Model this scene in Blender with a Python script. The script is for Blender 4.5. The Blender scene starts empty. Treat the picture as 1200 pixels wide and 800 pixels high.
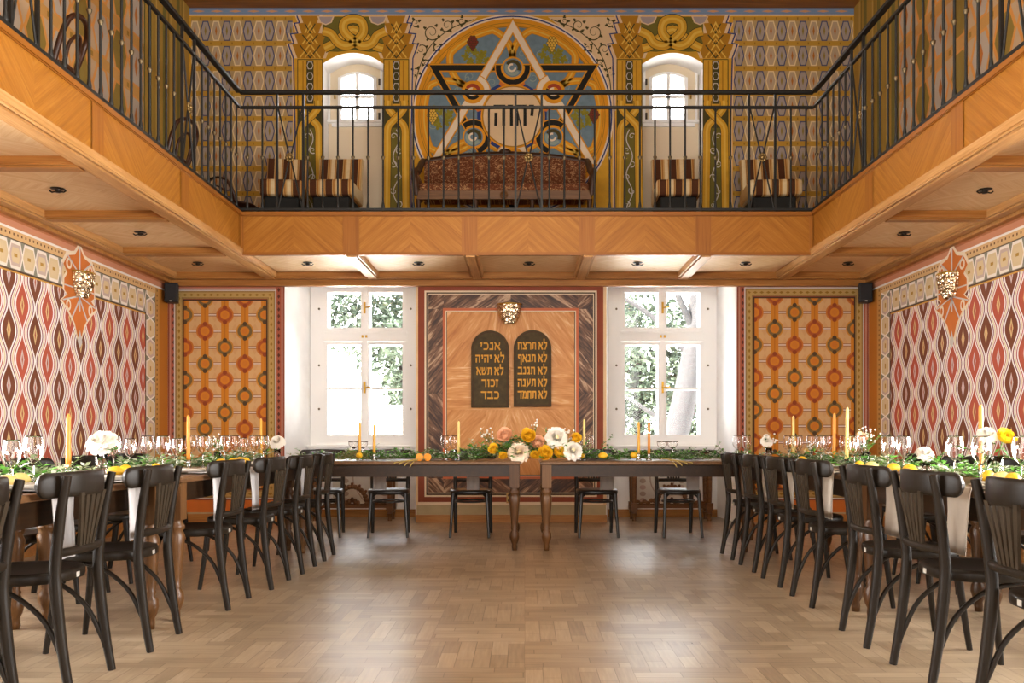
import bpy, bmesh, math, random
from mathutils import Vector, Matrix
PI = math.pi
R = random.Random(7)
C = bpy.context.scene.collection
SC = bpy.context.scene

# ------------------------------------------------------------------ camera, sky, lights, exposure
cam_d = bpy.data.cameras.new('camera'); cam = bpy.data.objects.new('camera', cam_d); C.objects.link(cam)
cam.location = (0, 0, 1.0); cam.rotation_euler = (PI/2, 0, 0)
cam_d.sensor_width = 36; cam_d.lens = 30.0
cam_d.shift_x = -15/1200; cam_d.shift_y = 110/1200; cam_d.clip_end = 300; cam_d.clip_start = 0.02
SC.camera = cam
W = bpy.data.worlds.new('sky'); SC.world = W; W.use_nodes = True
bg = W.node_tree.nodes['Background']; bg.inputs[0].default_value = (0.93, 0.97, 1.0, 1); bg.inputs[1].default_value = 17.0
def area(name, loc, rot, sx, sy, power, col, spread=PI):
    l = bpy.data.lights.new(name, 'AREA'); l.shape = 'RECTANGLE'; l.size = sx; l.size_y = sy
    l.energy = power; l.color = col; l.spread = spread
    o = bpy.data.objects.new(name, l); o.location = loc; o.rotation_euler = rot; C.objects.link(o); return o
# added fill lights out of view, for unseen windows behind and beside the camera
area('rear_fill_light', (0, -3.2, 2.9), (PI/2, 0, 0), 6.5, 4.0, 470, (1.0, 0.975, 0.93))
for s_ in (-1, 1):
    area('side_fill_light', (4.08*s_ if s_<0 else 3.84, 3.1, 1.35), (PI/2, 0, s_*PI/2), 3.6, 1.4, 400 if s_ > 0 else 290, (1.0, 0.985, 0.96), 2.3)
# sun outdoors, crossing along the end wall so that it lights the yard and the trees but not the hall
sun_d = bpy.data.lights.new('sun', 'SUN'); sun_d.energy = 95; sun_d.angle = 0.02; sun_d.color = (1.0, 0.97, 0.92)
sun = bpy.data.objects.new('sun', sun_d); C.objects.link(sun); sun.rotation_euler = Vector((0.55, 0.22, -0.8)).to_track_quat('-Z', 'Y').to_euler()
# warm fill light added over the middle of the hall, without a chandelier
area('warm_overhead_fill', (0, 4.2, 5.55), (0, 0, 0), 2.2, 2.2, 110, (1.0, 0.88, 0.70))
SC.view_settings.view_transform = 'Standard'; SC.view_settings.look = 'None'
SC.view_settings.exposure = 0.0; SC.view_settings.gamma = 1.0; SC.view_settings.use_curve_mapping = False
SC.cycles.max_bounces = 12; SC.cycles.transmission_bounces = 12; SC.cycles.glossy_bounces = 4; SC.cycles.transparent_max_bounces = 24; SC.cycles.diffuse_bounces = 4
SC.cycles.caustics_reflective = False; SC.cycles.caustics_refractive = False
SC.cycles.sample_clamp_indirect = 40.0
try:
    SC.cycles.use_denoising = True; SC.cycles.denoiser = 'OPENIMAGEDENOISE'
except Exception: pass

# ------------------------------------------------------------------ helpers: tags
def tag(o, label=None, cat=None, group=None, kind=None):
    if label: o['label'] = label
    if cat: o['category'] = cat
    if group: o['group'] = group
    if kind: o['kind'] = kind
    return o
def thing(name, label, cat, loc=(0,0,0), rz=0.0, group=None):
    o = bpy.data.objects.new(name, None); C.objects.link(o); o.empty_display_size = 0.1
    o.location = loc; o.rotation_euler = (0, 0, rz)
    return tag(o, label, cat, group)
KIDS = {}
def copy_tree(o, parent=None):
    c = o.copy(); C.objects.link(c)
    if parent is not None: c.parent = parent; KIDS.setdefault(parent.name, []).append(c)
    for k in list(KIDS.get(o.name, [])): copy_tree(k, c)
    return c

# ------------------------------------------------------------------ helpers: meshes
class MB:
    def __init__(s): s.v=[]; s.f=[]; s.m=[]; s.s=[]; s.uv=[]; s.M=None
    def add(s, verts, faces, mat=0, smooth=False, uvs=None):
        b = len(s.v)
        for p in verts:
            p = Vector(p)
            s.v.append(tuple(s.M @ p) if s.M is not None else tuple(p))
        for i, f in enumerate(faces):
            s.f.append([b+k for k in f]); s.m.append(mat); s.s.append(smooth)
            s.uv.append(uvs[i] if uvs else None)
        return s
    def box(s, x0, x1, y0, y1, z0, z1, mat=0):
        v=[(x0,y0,z0),(x1,y0,z0),(x1,y1,z0),(x0,y1,z0),(x0,y0,z1),(x1,y0,z1),(x1,y1,z1),(x0,y1,z1)]
        return s.add(v,[(0,3,2,1),(4,5,6,7),(0,1,5,4),(1,2,6,5),(2,3,7,6),(3,0,4,7)],mat)
    def cbox(s, c, d, mat=0):
        return s.box(c[0]-d[0]/2,c[0]+d[0]/2,c[1]-d[1]/2,c[1]+d[1]/2,c[2]-d[2]/2,c[2]+d[2]/2,mat)
    def loft(s, rings, mat=0, smooth=True, cap=True, closed=False):
        n=len(rings[0]); v=[p for r in rings for p in r]; f=[]
        m=len(rings)
        for i in range(m if closed else m-1):
            j=(i+1)%m
            for k in range(n):
                l=(k+1)%n
                f.append((i*n+k,i*n+l,j*n+l,j*n+k))
        s.add(v,f,mat,smooth)
        if cap and not closed:
            s.add(rings[0],[tuple(reversed(range(n)))],mat); s.add(rings[-1],[tuple(range(n))],mat)
        return s
    def tube(s, path, r, n=8, mat=0, closed=False, cap=True, flat=1.0, smooth=True):
        path=[Vector(p) for p in path]; m=len(path)
        rs = r if isinstance(r,(list,tuple)) else [r]*m
        rings=[]; up=None
        for i,p in enumerate(path):
            a=path[(i-1)%m] if (closed or i>0) else p
            b=path[(i+1)%m] if (closed or i<m-1) else p
            t=(b-a); t = t.normalized() if t.length>1e-9 else Vector((0,0,1))
            if up is None:
                up = Vector((0,0,1)) if abs(t.z)<0.9 else Vector((1,0,0))
            x=up.cross(t)
            if x.length<1e-6: x=Vector((0,1,0)).cross(t)
            x.normalize(); y=t.cross(x).normalized(); up=y
            rings.append([p+x*(rs[i]*math.cos(2*PI*k/n+PI/n))+y*(rs[i]*flat*math.sin(2*PI*k/n+PI/n)) for k in range(n)])
        return s.loft(rings,mat,smooth,cap,closed)
    def lathe(s, prof, c=(0,0,0), n=16, mat=0, smooth=True, axis='z'):
        rings=[]
        for r,z in prof:
            ring=[]
            for k in range(n):
                a=2*PI*k/n; p=(r*math.cos(a),r*math.sin(a),z)
                if axis=='y': p=(p[0],p[2],p[1])
                if axis=='x': p=(p[2],p[0],p[1])
                ring.append((c[0]+p[0],c[1]+p[1],c[2]+p[2]))
            rings.append(ring)
        return s.loft(rings,mat,smooth,False)
    def sphere(s, c, r, nu=10, nv=6, mat=0):
        if not isinstance(r,(tuple,list)): r=(r,r,r)
        rings=[]
        for i in range(nv+1):
            t=-PI/2+PI*i/nv; q=max(math.cos(t),0.02)
            rings.append([(c[0]+r[0]*q*math.cos(2*PI*k/nu),c[1]+r[1]*q*math.sin(2*PI*k/nu),c[2]+r[2]*math.sin(t)) for k in range(nu)])
        return s.loft(rings,mat,True,True)
    def poly(s, pts, mat=0, uvs=None):
        return s.add(pts,[tuple(range(len(pts)))],mat,False,[uvs] if uvs else None)
    def prism(s, pts, z0, z1, mat=0):            # plan polygon, extruded upward
        n=len(pts)
        v=[(p[0],p[1],z0) for p in pts]+[(p[0],p[1],z1) for p in pts]
        f=[tuple(reversed(range(n))),tuple(range(n,2*n))]+[(k,(k+1)%n,n+(k+1)%n,n+k) for k in range(n)]
        return s.add(v,f,mat)
    def yprism(s, pts, y0, y1, mat=0):           # elevation polygon (x,z), extruded along y
        n=len(pts)
        v=[(p[0],y0,p[1]) for p in pts]+[(p[0],y1,p[1]) for p in pts]
        f=[tuple(range(n)),tuple(reversed(range(n,2*n)))]+[(k,n+k,n+(k+1)%n,(k+1)%n) for k in range(n)]
        return s.add(v,f,mat)
    def build(s, name, mats, parent=None, loc=None, bevel=0.0, fix=True):
        me=bpy.data.meshes.new(name); me.from_pydata(s.v,[],s.f)
        if not isinstance(mats,(list,tuple)): mats=[mats]
        for m in mats: me.materials.append(m)
        me.polygons.foreach_set('material_index',s.m); me.polygons.foreach_set('use_smooth',s.s)
        if any(u is not None for u in s.uv):
            ul=me.uv_layers.new(name='UVMap'); d=ul.data
            for p,u in zip(me.polygons,s.uv):
                if u:
                    for k,li in enumerate(p.loop_indices): d[li].uv=u[k]
        me.update(); me.validate()
        o=bpy.data.objects.new(name,me); C.objects.link(o)
        if loc is not None: o.location=loc
        if parent is not None: o.parent=parent; KIDS.setdefault(parent.name,[]).append(o)
        if bevel:
            b=o.modifiers.new('bevel','BEVEL'); b.width=bevel; b.segments=2; b.limit_method='ANGLE'; b.angle_limit=0.9
        return o

# ------------------------------------------------------------------ helpers: node expressions
class E:
    def __init__(s, nt, k): s.nt=nt; s.k=k
    def _m(s, op, *a):
        n=s.nt.nodes.new('ShaderNodeMath'); n.operation=op
        for i,x in enumerate((s,)+a):
            if isinstance(x,E): s.nt.links.new(x.k,n.inputs[i])
            else: n.inputs[i].default_value=float(x)
        return E(s.nt,n.outputs[0])
    def _c(s, x): 
        n=s.nt.nodes.new('ShaderNodeValue'); n.outputs[0].default_value=float(x); return E(s.nt,n.outputs[0])
    def __add__(s,o): return s._m('ADD',o)
    __radd__=__add__
    def __sub__(s,o): return s._m('SUBTRACT',o)
    def __rsub__(s,o): return s._c(o)-s
    def __mul__(s,o): return s._m('MULTIPLY',o)
    __rmul__=__mul__
    def __truediv__(s,o): return s._m('DIVIDE',o)
    def lt(s,o): return s._m('LESS_THAN',o)
    def gt(s,o): return s._m('GREATER_THAN',o)
    def btw(s,a,b): return s.gt(a)*s.lt(b)
    def abs(s): return s._m('ABSOLUTE')
    def floor(s): return s._m('FLOOR')
    def fract(s): return s._m('FRACT')
    def cos(s): return s._m('COSINE')
    def sin(s): return s._m('SINE')
    def sqrt(s): return s._m('SQRT')
    def max(s,o): return s._m('MAXIMUM',o)
    def min(s,o): return s._m('MINIMUM',o)
    def mod2(s): return (s*0.5).fract()*2.0      # parity of an integer (0/1)
    def inv(s): return s._m('MULTIPLY_ADD',-1.0,1.0)
def newmat(name, rough=0.6, spec=0.3):
    m=bpy.data.materials.new(name); m.use_nodes=True
    b=m.node_tree.nodes['Principled BSDF']; b.inputs['Roughness'].default_value=rough
    b.inputs['Specular IOR Level'].default_value=spec
    return m,m.node_tree,b
def col(c):
    if isinstance(c,str):
        c=c.lstrip('#'); q=[int(c[i:i+2],16)/255 for i in (0,2,4)]
        c=[x/12.92 if x<=0.04045 else ((x+0.055)/1.055)**2.4 for x in q]
    return (c[0],c[1],c[2],1.0)
def mix(nt, f, a, b):
    n=nt.nodes.new('ShaderNodeMix'); n.data_type='RGBA'
    if isinstance(f,E): nt.links.new(f.k,n.inputs[0])
    else: n.inputs[0].default_value=f
    for i,x in ((6,a),(7,b)):
        if hasattr(x,'is_output'): nt.links.new(x,n.inputs[i])
        else: n.inputs[i].default_value=col(x)
    return n.outputs[2]
def coords(nt, which='Object'):
    t=nt.nodes.new('ShaderNodeTexCoord'); s=nt.nodes.new('ShaderNodeSeparateXYZ')
    nt.links.new(t.outputs[which],s.inputs[0])
    return [E(nt,o) for o in s.outputs], t.outputs[which]
def vec(nt,x,y,z=0.0):
    n=nt.nodes.new('ShaderNodeCombineXYZ')
    for i,a in enumerate((x,y,z)):
        if isinstance(a,E): nt.links.new(a.k,n.inputs[i])
        else: n.inputs[i].default_value=a
    return n.outputs[0]
def noise(nt, v, scale=5, detail=3, rough=0.5, dist=0.0):
    n=nt.nodes.new('ShaderNodeTexNoise'); n.inputs['Scale'].default_value=scale; n.inputs['Detail'].default_value=detail
    n.inputs['Roughness'].default_value=rough; n.inputs['Distortion'].default_value=dist
    if v is not None: nt.links.new(v,n.inputs['Vector'])
    return E(nt,n.outputs['Fac'])
def ramp(nt, f, stops):
    n=nt.nodes.new('ShaderNodeValToRGB'); nt.links.new(f.k,n.inputs[0])
    e=n.color_ramp.elements
    while len(e)<len(stops): e.new(0.5)
    for q,(p,c) in zip(e,stops): q.position=p; q.color=col(c)
    return n.outputs[0]
def lay(nt, base, layers):
    c=base
    for f,x in layers: c=mix(nt,f,c,x)
    return c
def bump(nt,b,h,strength=0.3,dist=0.01):
    n=nt.nodes.new('ShaderNodeBump'); n.inputs['Strength'].default_value=strength; n.inputs['Distance'].default_value=dist
    nt.links.new(h.k,n.inputs['Height']); nt.links.new(n.outputs[0],b.inputs['Normal'])
def plain(name, c, rough=0.6, metal=0.0, spec=0.3, var=0.0, vscale=8, coat=0.0):
    m,nt,b=newmat(name,rough,spec); b.inputs['Metallic'].default_value=metal
    if coat: b.inputs['Coat Weight'].default_value=coat
    if var:
        _,v=coords(nt); n=noise(nt,v,vscale,4)
        c0=col(c); lo=[x*(1-var) for x in c0[:3]]; hi=[min(1,x*(1+var)) for x in c0[:3]]
        nt.links.new(ramp(nt,n,[(0.3,lo),(0.7,hi)]),b.inputs['Base Color'])
    else:
        b.inputs['Base Color'].default_value=col(c)
        _,v=coords(nt); n=noise(nt,v,60,2)
        r=n*0.08+(rough-0.04); nt.links.new(r.k,b.inputs['Roughness'])
    return m
def grainmat(name, stops, rough=0.45, across=26, along=1.6, spec=0.35, fine=0.35, uv=True, ax=None, dist=0.4):
    """veneer or streaky marble: u runs along the grain"""
    m,nt,b=newmat(name,rough,spec)
    (x,y,z),_=coords(nt,'UV' if uv else 'Object')
    if ax:
        q={'x':x,'y':y,'z':z}; u=q[ax[0]]; v=q[ax[1]]; w=q[ax[2]]
    else: u,v,w=x,y,z
    g,_g=coords(nt,'Object')
    big=noise(nt,vec(nt,u*along,v*across,w*across if ax else 0.0),1.0,5,0.62,dist)
    fin=noise(nt,vec(nt,u*along*4,v*across*5,w*across*5 if ax else 0.0),1.0,2)
    t=big*(1-fine)+fin*fine
    nt.links.new(ramp(nt,t,stops),b.inputs['Base Color'])
    return m
def smooth_path(pts, n=6, closed=False):
    P=[Vector(p) for p in pts]; m=len(P); out=[]
    for i in range(m if closed else m-1):
        p0=P[(i-1)%m] if (closed or i>0) else P[i]; p1=P[i]; p2=P[(i+1)%m]
        p3=P[(i+2)%m] if (closed or i+2<m) else P[(i+1)%m]
        for k in range(n):
            t=k/n
            out.append(0.5*((2*p1)+(-p0+p2)*t+(2*p0-5*p1+4*p2-p3)*t*t+(-p0+3*p1-3*p2+p3)*t**3))
    if not closed: out.append(P[-1])
    return out
# ------------------------------------------------------------------ setting: measures and wall materials
DW = 9.8                      # distance of the end wall
XL, XR = -4.10, 3.95          # side walls under the gallery
UL, UR = -3.85, 3.78          # side walls above the gallery
GF = 8.47                     # edge of the end gallery
GL, GR = -2.82, 2.856         # edges of the side galleries
ZC, ZG, ZT = 2.80, 3.20, 6.06 # gallery soffit, gallery floor, upper ceiling
NB = 10.53                    # back plane of the window niches
def wx(px): return (px-615)*DW/1000
def wz(py): return 1+(510-py)*DW/1000

white = plain('white plaster', (0.91,0.90,0.885), 0.85, var=0.04, vscale=5)
paintw = plain('white gloss paint', (0.92,0.92,0.905), 0.4)
cream = plain('cream paint', '#e0c49a', 0.8, var=0.04)
creamw = plain('pale cream paint', '#ead9bd', 0.8)
gold = plain('ochre gold paint', '#d3a02c', 0.75, var=0.08, vscale=12)
goldd = plain('deep gold paint', '#b07c1c', 0.75)
goldl = plain('light gold paint', '#e0b84c', 0.75)
amber = plain('amber paint', '#e09a1e', 0.7, var=0.07)
olive = plain('olive paint', '#6f6628', 0.8, var=0.08)
oliveD = plain('dark olive paint', '#4b4420', 0.8)
leafg = plain('painted leaf green', '#8a8428', 0.8, var=0.15, vscale=30)
blk = plain('black paint', '#1c1a12', 0.7)
blue = plain('blue paint', '#2d3f78', 0.8)
blueg = plain('grey blue paint', '#6f8794', 0.8, var=0.12, vscale=14)
bluel = plain('light blue scroll paint', '#93a49a', 0.8)
red = plain('red paint', '#a4432a', 0.8)
rust = plain('rust brown paint', '#8f4a34', 0.75, var=0.08)
rustl = plain('coral line paint', '#c8704c', 0.8)
orange = plain('orange paint', '#cf7430', 0.75, var=0.06)
dado = plain('grey green dado paint', '#b5a684', 0.8, var=0.06)
darkline = plain('dark brown line paint', '#4a3323', 0.8)
lilac = plain('lilac grey paint', '#a89a98', 0.8)
silver = plain('silver grey line paint', '#cfc8c0', 0.7)
purple = plain('grape paint', '#7c3a2a', 0.8)

def m_hex(name, P, H, x0, z0, axis, cA, cB, band, oA, oB, gap):
    m,nt,b=newmat(name,0.8,0.2); (x,y,z),ov=coords(nt)
    a=x if axis=='x' else y
    u=(a-x0)/P; i=u.floor(); odd=i.mod2(); uc=(u.fract()-0.5).abs()
    v=(z-z0)/H; vc=(v.fract()-0.5).abs()
    d=uc+vc*0.62
    h1=d.lt(0.51)*vc.lt(0.40); h2=d.lt(0.405)*vc.lt(0.355)
    dm=(uc/0.10+vc/0.2).lt(1.0)
    c=lay(nt,gap,[(vc.gt(0.40),band),(h1,mix(nt,odd,oA,oB)),(h2,mix(nt,odd,cA,cB)),(dm,mix(nt,odd,'#b06a2c','#8d7a3c')),
                  (vc.gt(0.455)*((u+0.5).fract()-0.5).abs().lt(0.06),'#94702a')])
    if axis=='y':
        q=((y-8.65)/0.36).fract(); c=lay(nt,c,[(y.gt(8.62),'#a8863a'),(y.gt(8.66)*q.btw(.18,.42),'#6f6a34'),(y.gt(8.66)*q.btw(.55,.62),'#7d6a2c'),(y.gt(8.66)*q.btw(.72,.78),'#c8a85a'),((y-8.64).abs().lt(.015),'#5c5a30')])
    n=noise(nt,ov,7,4); c=mix(nt,n*0.16,c,band)
    nt.links.new(c,b.inputs['Base Color']); return m
hexend = m_hex('hexagon wall paint',0.1225,0.2875,UL,wz(51),'x','#b9a489','#a39a95','#bd9238','#e8d3a4','#3b4a73','#b29a70')
hexside = m_hex('large hexagon wall paint',0.345,0.50,0.0,3.4,'y','#b9ac9c','#8a7434','#c79450','#d9954a','#d9954a','#c4a684')

def m_ogee(name, y0, z0, P):
    m,nt,b=newmat(name,0.75,0.25); (x,y,z),ov=coords(nt)
    H=0.442; Wd=0.098; A=P/2-Wd
    u=((y-y0)/P+0.5).fract()-0.5; u=u.abs()*P            # 0..P/2
    c=(z-z0)*(2*PI/H); c=c.cos()*0.5+0.5
    L=c*A
    s=(u-L)/Wd
    in0=s.lt(0.0); in1=s.gt(1.0)
    # lens motif: local coordinates of both lens families
    v0=(((z-z0)/H+0.5).fract()-0.5).abs()*H
    v1=(((z-z0)/H).fract()-0.5).abs()*H
    q=u.inv()+ (P/2-1.0)                                   # distance to the neighbouring column
    def motif(a,v):
        big=(a/0.028+v/0.085).lt(1.0).max(a.lt(0.024)*v.lt(0.030)*((a/0.03+v/0.045).lt(1.0)))
        return big,(a/0.010+v/0.05).lt(1.0)
    b0,c0=motif(u,v0); b1,c1=motif(q,v1)
    j=((z-z0)/H+0.5).floor().mod2(); j1=((z-z0)/H).floor().mod2()
    colr=lay(nt,'#fbf6f2',[(s.btw(0.18,0.33),'#86454f'),(s.btw(0.42,0.61),'#e0d0aa'),(s.btw(0.70,0.84),'#bb6862'),
        (in0,'#7a4630'),(in0*b0,mix(nt,j,'#e0c48c','#d6c6c0')),(in0*c0,'#a9553a'),
        (in1,'#bb5a44'),(in1*b1,mix(nt,j1,'#e0c48c','#d6c6c0')),(in1*c1,'#a9553a')])
    # frames: frieze above, stripe borders at the far end and below
    fz=z.btw(2.325,2.575); fy=y.btw(9.23,9.47); fb=z.btw(0.34,0.55)
    def chain(a,t,P2):
        ui=(a/P2).floor(); uu=((a/P2).fract()-0.5).abs(); tt=t.abs()
        hd=uu+tt*0.42
        return lay(nt,'#8b8a78',[(hd.lt(0.54)*tt.lt(0.45),'#efe6da'),(hd.lt(0.46)*tt.lt(0.35),mix(nt,ui.mod2(),'#c9b3a6','#d9c49a')),
            (hd.lt(0.33)*tt.lt(0.24),'#dcc69c'),(uu.lt(0.12)*tt.lt(0.055),'#b58a3c'),(tt.gt(0.47),'#5c4a38')])
    ch1=chain(y-y0,(z-2.45)/0.25,0.186); ch2=chain(z-z0,(y-9.35)/0.24,0.221); ch3=chain(y-y0,(z-0.445)/0.21,0.186)
    dots=((y/0.055).fract()-0.5).abs().lt(0.17)*((z-2.615).abs().lt(0.010))
    dotsv=((z/0.055).fract()-0.5).abs().lt(0.2)*((y-9.515).abs().lt(0.010))
    dotsb=((y/0.055).fract()-0.5).abs().lt(0.2)*((z-0.27).abs().lt(0.014))
    colr=lay(nt,colr,[(z.gt(2.305),'#d6a24a'),(z.gt(2.318),'#5c4034'),(fz,ch1),(y.gt(9.215)*z.lt(2.325),'#5c4034'),(fy*z.lt(2.575),ch2),
        (z.gt(2.575),'#d9b27c'),(dots,'#6b4526'),(y.gt(9.47)*z.lt(2.65),'#c2914e'),(dotsv,'#5f4220'),(y.gt(9.57),'#b87326'),
        (z.gt(2.645),'#efe7de'),(z.gt(2.665),'#c98a68'),(z.gt(2.72),'#b06f46'),
        (z.lt(0.56),'#5c4034'),(fb,ch3),(z.lt(0.34),'#d9a85c'),(dotsb,'#6b4526'),(z.lt(0.215),'#9c6a34'),(z.lt(0.20),'#b9a684')])
    n=noise(nt,ov,9,4); colr=mix(nt,n*0.05,colr,'#b98a60')
    nt.links.new(colr,b.inputs['Base Color']); return m
ogeeL = m_ogee('ogee wall paint left',6.78,1.84,0.3666)
ogeeR = m_ogee('ogee wall paint right',7.31,1.87,0.382)

def m_discs(name, x0, z0, flip):
    m,nt,b=newmat(name,0.78,0.25); (x,y,z),ov=coords(nt)
    P=0.229; H=0.373
    i=((x-x0)/P+0.5).floor(); uc=x-x0-i*P; p=i.mod2()
    w=(z-z0)/H-p*0.5; j=(w+0.5).floor(); vc=(w-j)*H
    par=((i*0.5).floor()+j+float(flip)).mod2()
    r=(uc*uc+vc*vc).sqrt(); va=vc.abs(); dv=va-0.083; rd=(uc*uc+dv*dv).sqrt()
    hz=((z-z0)/(H/2)+0.5).fract()-0.5; hz=hz.abs()*(H/2)
    cA='#b5652e'; cB='#7d6a44'
    c=lay(nt,'#d3aa78',[((uc.abs()+(((z-z0)/(H/2)).fract()-0.5).abs()*0.10).gt(0.117),'#cfa270'),(hz.lt(0.017),'#9c7352'),(hz.lt(0.006),'#e6d6c8'),(uc.abs().lt(0.043),'#cc8126'),(uc.abs().lt(0.006)*va.gt(0.1),'#b56e22'),
        (r.lt(0.100),mix(nt,par,'#c4742c','#c98a34')),(r.lt(0.084),mix(nt,par,'#a8542a','#75613c')),
        (r.lt(0.052),'#cf8026'),(r.lt(0.030),'#c9782a'),(rd.lt(0.025),mix(nt,par,'#8e3f24','#4b3d2c'))])
    n=noise(nt,ov,8,4); c=mix(nt,n*0.12,c,'#b07a3c')
    nt.links.new(c,b.inputs['Base Color']); return m
discL = m_discs('disc panel paint left',-3.671,2.196,0)
discR = m_discs('disc panel paint right',2.868,2.225,1)
def m_band(name, base, motif, line, per=0.075):
    m,nt,b=newmat(name,0.78,0.25); (u,v,_),ov=coords(nt,'UV')
    a=((u/per).fract()-0.5).abs(); t=(v-0.5).abs()
    c=lay(nt,base,[((a/0.36+t/0.17).lt(1.0),motif),(t.btw(0.34,0.40),line),(t.gt(0.455),line)])
    nt.links.new(c,b.inputs['Base Color']); return m
bandR = m_band('red stencil band','#a85c44','#5e3426','#c9a08a')
bandB = m_band('beige stencil band','#b9995c','#94712c','#6f5530')
bandBlue = m_band('blue stencil band','#7c93b0','#d49a6a','#4a5f8c',0.21)

veneer = grainmat('amber veneer',[(0.30,'#865014'),(0.5,'#a1671f'),(0.70,'#b57c34')],0.42,30,1.2)
veneerS = grainmat('straight veneer',[(0.28,'#7f4a14'),(0.5,'#965c1e'),(0.72,'#a86f2e')],0.42,40,1.1)
veneerP = grainmat('pale soffit veneer',[(0.3,'#d0a670'),(0.5,'#dfbc8c'),(0.72,'#ecd2a8')],0.5,26,1.0)
marbleL = grainmat('tawny marble',[(0.30,'#a8622a'),(0.44,'#c68440'),(0.56,'#d69a58'),(0.66,'#ecc998'),(0.76,'#d8a468')],0.4,10,1.5,dist=0.9,fine=0.3)
marbleD = grainmat('brown marble',[(0.36,'#2a1a11'),(0.46,'#4a3020'),(0.54,'#7a563c'),(0.62,'#c9a888'),(0.74,'#6c4c3a')],0.4,11,1.7,dist=0.9,fine=0.3)
woodtrim = grainmat('brown oak trim',[(0.3,'#8a5a28'),(0.5,'#a87238'),(0.7,'#bd8a4c')],0.45,20,1.2,uv=False,ax='xyz')
woodtrimY = grainmat('brown oak trim along the hall',[(0.3,'#9c6c3a'),(0.5,'#b98850'),(0.7,'#cfa06a')],0.4,20,1.2,uv=False,ax='yxz')
woodceil = grainmat('dark plank ceiling',[(0.3,'#6a4218'),(0.5,'#875722'),(0.7,'#a06c30')],0.5,9,0.8,uv=False,ax='xyz')

# parquet: small blocks in two directions with worn varnish
def m_floor():
    m,nt,b=newmat('oak block parquet',0.3,0.5); (x,y,z),ov=coords(nt)
    S=0.46
    cx=(x/S).floor(); cy=(y/S).floor(); chk=(cx+cy).mod2()
    h1=(x*12.9898+y*0).sin()
    def blocks(a,c,wid,ln):
        r=(c/wid).floor(); off=((r*0.37).fract())*ln; k=((a+off)/ln).floor()
        rnd=((r*12.9898+k*78.233).sin()*43758.5453).fract()
        e=((c/wid).fract()-0.5).abs().gt(0.475).max((((a+off)/ln).fract()-0.5).abs().gt(0.494))
        return rnd,e
    ra,ea=blocks(x,y,S/6,S*0.72); rb,eb=blocks(y,x,S/6,S*0.72)
    rnd=ra*chk.inv()+rb*chk; edge=ea*chk.inv()+eb*chk
    gx=noise(nt,vec(nt,x*5,y*70,0.0),1.0,3); gy=noise(nt,vec(nt,x*70,y*5,0.0),1.0,3)
    g=gx*chk.inv()+gy*chk
    big=noise(nt,ov,0.9,3)
    t=rnd*0.22+g*0.44+big*0.42-0.04
    c=ramp(nt,t,[(0.13,'#64523e'),(0.38,'#8a765d'),(0.57,'#a28d72'),(0.86,'#c0ae94')])
    c=mix(nt,edge*0.6,c,'#54402a')
    nt.links.new(c,b.inputs['Base Color'])
    wear=noise(nt,ov,1.6,5,0.6)
    rr=wear*0.24+g*0.10+0.17; nt.links.new(rr.k,b.inputs['Roughness'])
    bump(nt,b,edge.inv()*0.6+g*0.3,0.12,0.004)
    b.inputs['Coat Weight'].default_value=0.3; b.inputs['Coat Roughness'].default_value=0.25
    return m
floorm = m_floor()

# ------------------------------------------------------------------ setting: shell
Y0 = -3.6
f = MB(); f.box(-4.6,4.4,Y0-.2,DW+0.9,-0.12,0.0); tag(f.build('floor',floorm),kind='structure')
f = MB(); f.box(-4.6,4.4,Y0-.2,DW+0.5,ZT,ZT+0.15)
ceil = tag(f.build('ceiling',woodceil),kind='structure')
bm_=MB()
for yy in (8.3,6.9,5.5,4.1,2.7,1.3): bm_.box(UL,UR,yy-0.14,yy+0.14,ZT-0.14,ZT)
bm_.box(UL,UR,9.25,DW,ZT-0.14,ZT)
bm_.box(UL,UR,9.62,DW,ZT-0.155,ZT-0.14)
tag(bm_.build('ceiling_beams',woodceil,ceil),kind='structure')
dt=MB()
for k in range(9):
    x=UL+0.45+k*0.86; dt.box(x,x+0.22,9.36,9.44,ZT-0.17,ZT-0.14)
tag(dt.build('ceiling_brackets',woodceil,ceil),kind='structure')

# side walls: lower part at XL/XR, upper part stands a little further in
lw=MB(); lw.box(XL-.3,XL,Y0,DW,0,ZC+.1)
wl=tag(lw.build('wall_left',ogeeL),kind='structure')
lw=MB(); lw.box(UL-.54,UL,Y0,DW,ZC+.1,ZT); tag(lw.build('wall_left_upper',hexside,wl),kind='structure')
rw=MB(); rw.box(XR,XR+.3,Y0,DW,0,ZC+.1)
wr=tag(rw.build('wall_right',ogeeR),kind='structure')
rw=MB(); rw.box(UR,UR+.44,Y0,DW,ZC+.1,ZT); tag(rw.build('wall_right_upper',hexside,wr),kind='structure')
rr_=MB(); rr_.box(-4.6,4.4,Y0-.2,Y0,0,ZT); tag(rr_.build('wall_rear',cream),kind='structure')

# end wall: three piers, splayed window niches, wall above with two arched openings
NL=(-2.754,-1.254,-2.65,-1.29); NR=(0.941,2.42,1.02,2.37)
ZN=3.0
wb=MB()
wb.prism([(XL-.3,DW),(NL[0],DW),(NL[2],NB),(NL[2],NB+.2),(XL-.3,NB+.2)],0,ZN)
wb.prism([(NL[1],DW),(NR[0],DW),(NR[2],NB),(NR[2],NB+.2),(NL[3],NB+.2),(NL[3],NB)],0,ZN)
wb.prism([(NR[1],DW),(XR+.3,DW),(XR+.3,NB+.2),(NR[3],NB+.2),(NR[3],NB)],0,ZN)
W3=(wx(377.5),wx(450)); W4=(wx(752.5),wx(825)); ZA=wz(62)
wb.box(XL-.3,W3[0],DW,NB+.2,ZN,ZT); wb.box(W3[1],W4[0],DW,NB+.2,ZN,ZT); wb.box(W4[1],XR+.3,DW,NB+.2,ZN,ZT)
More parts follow.
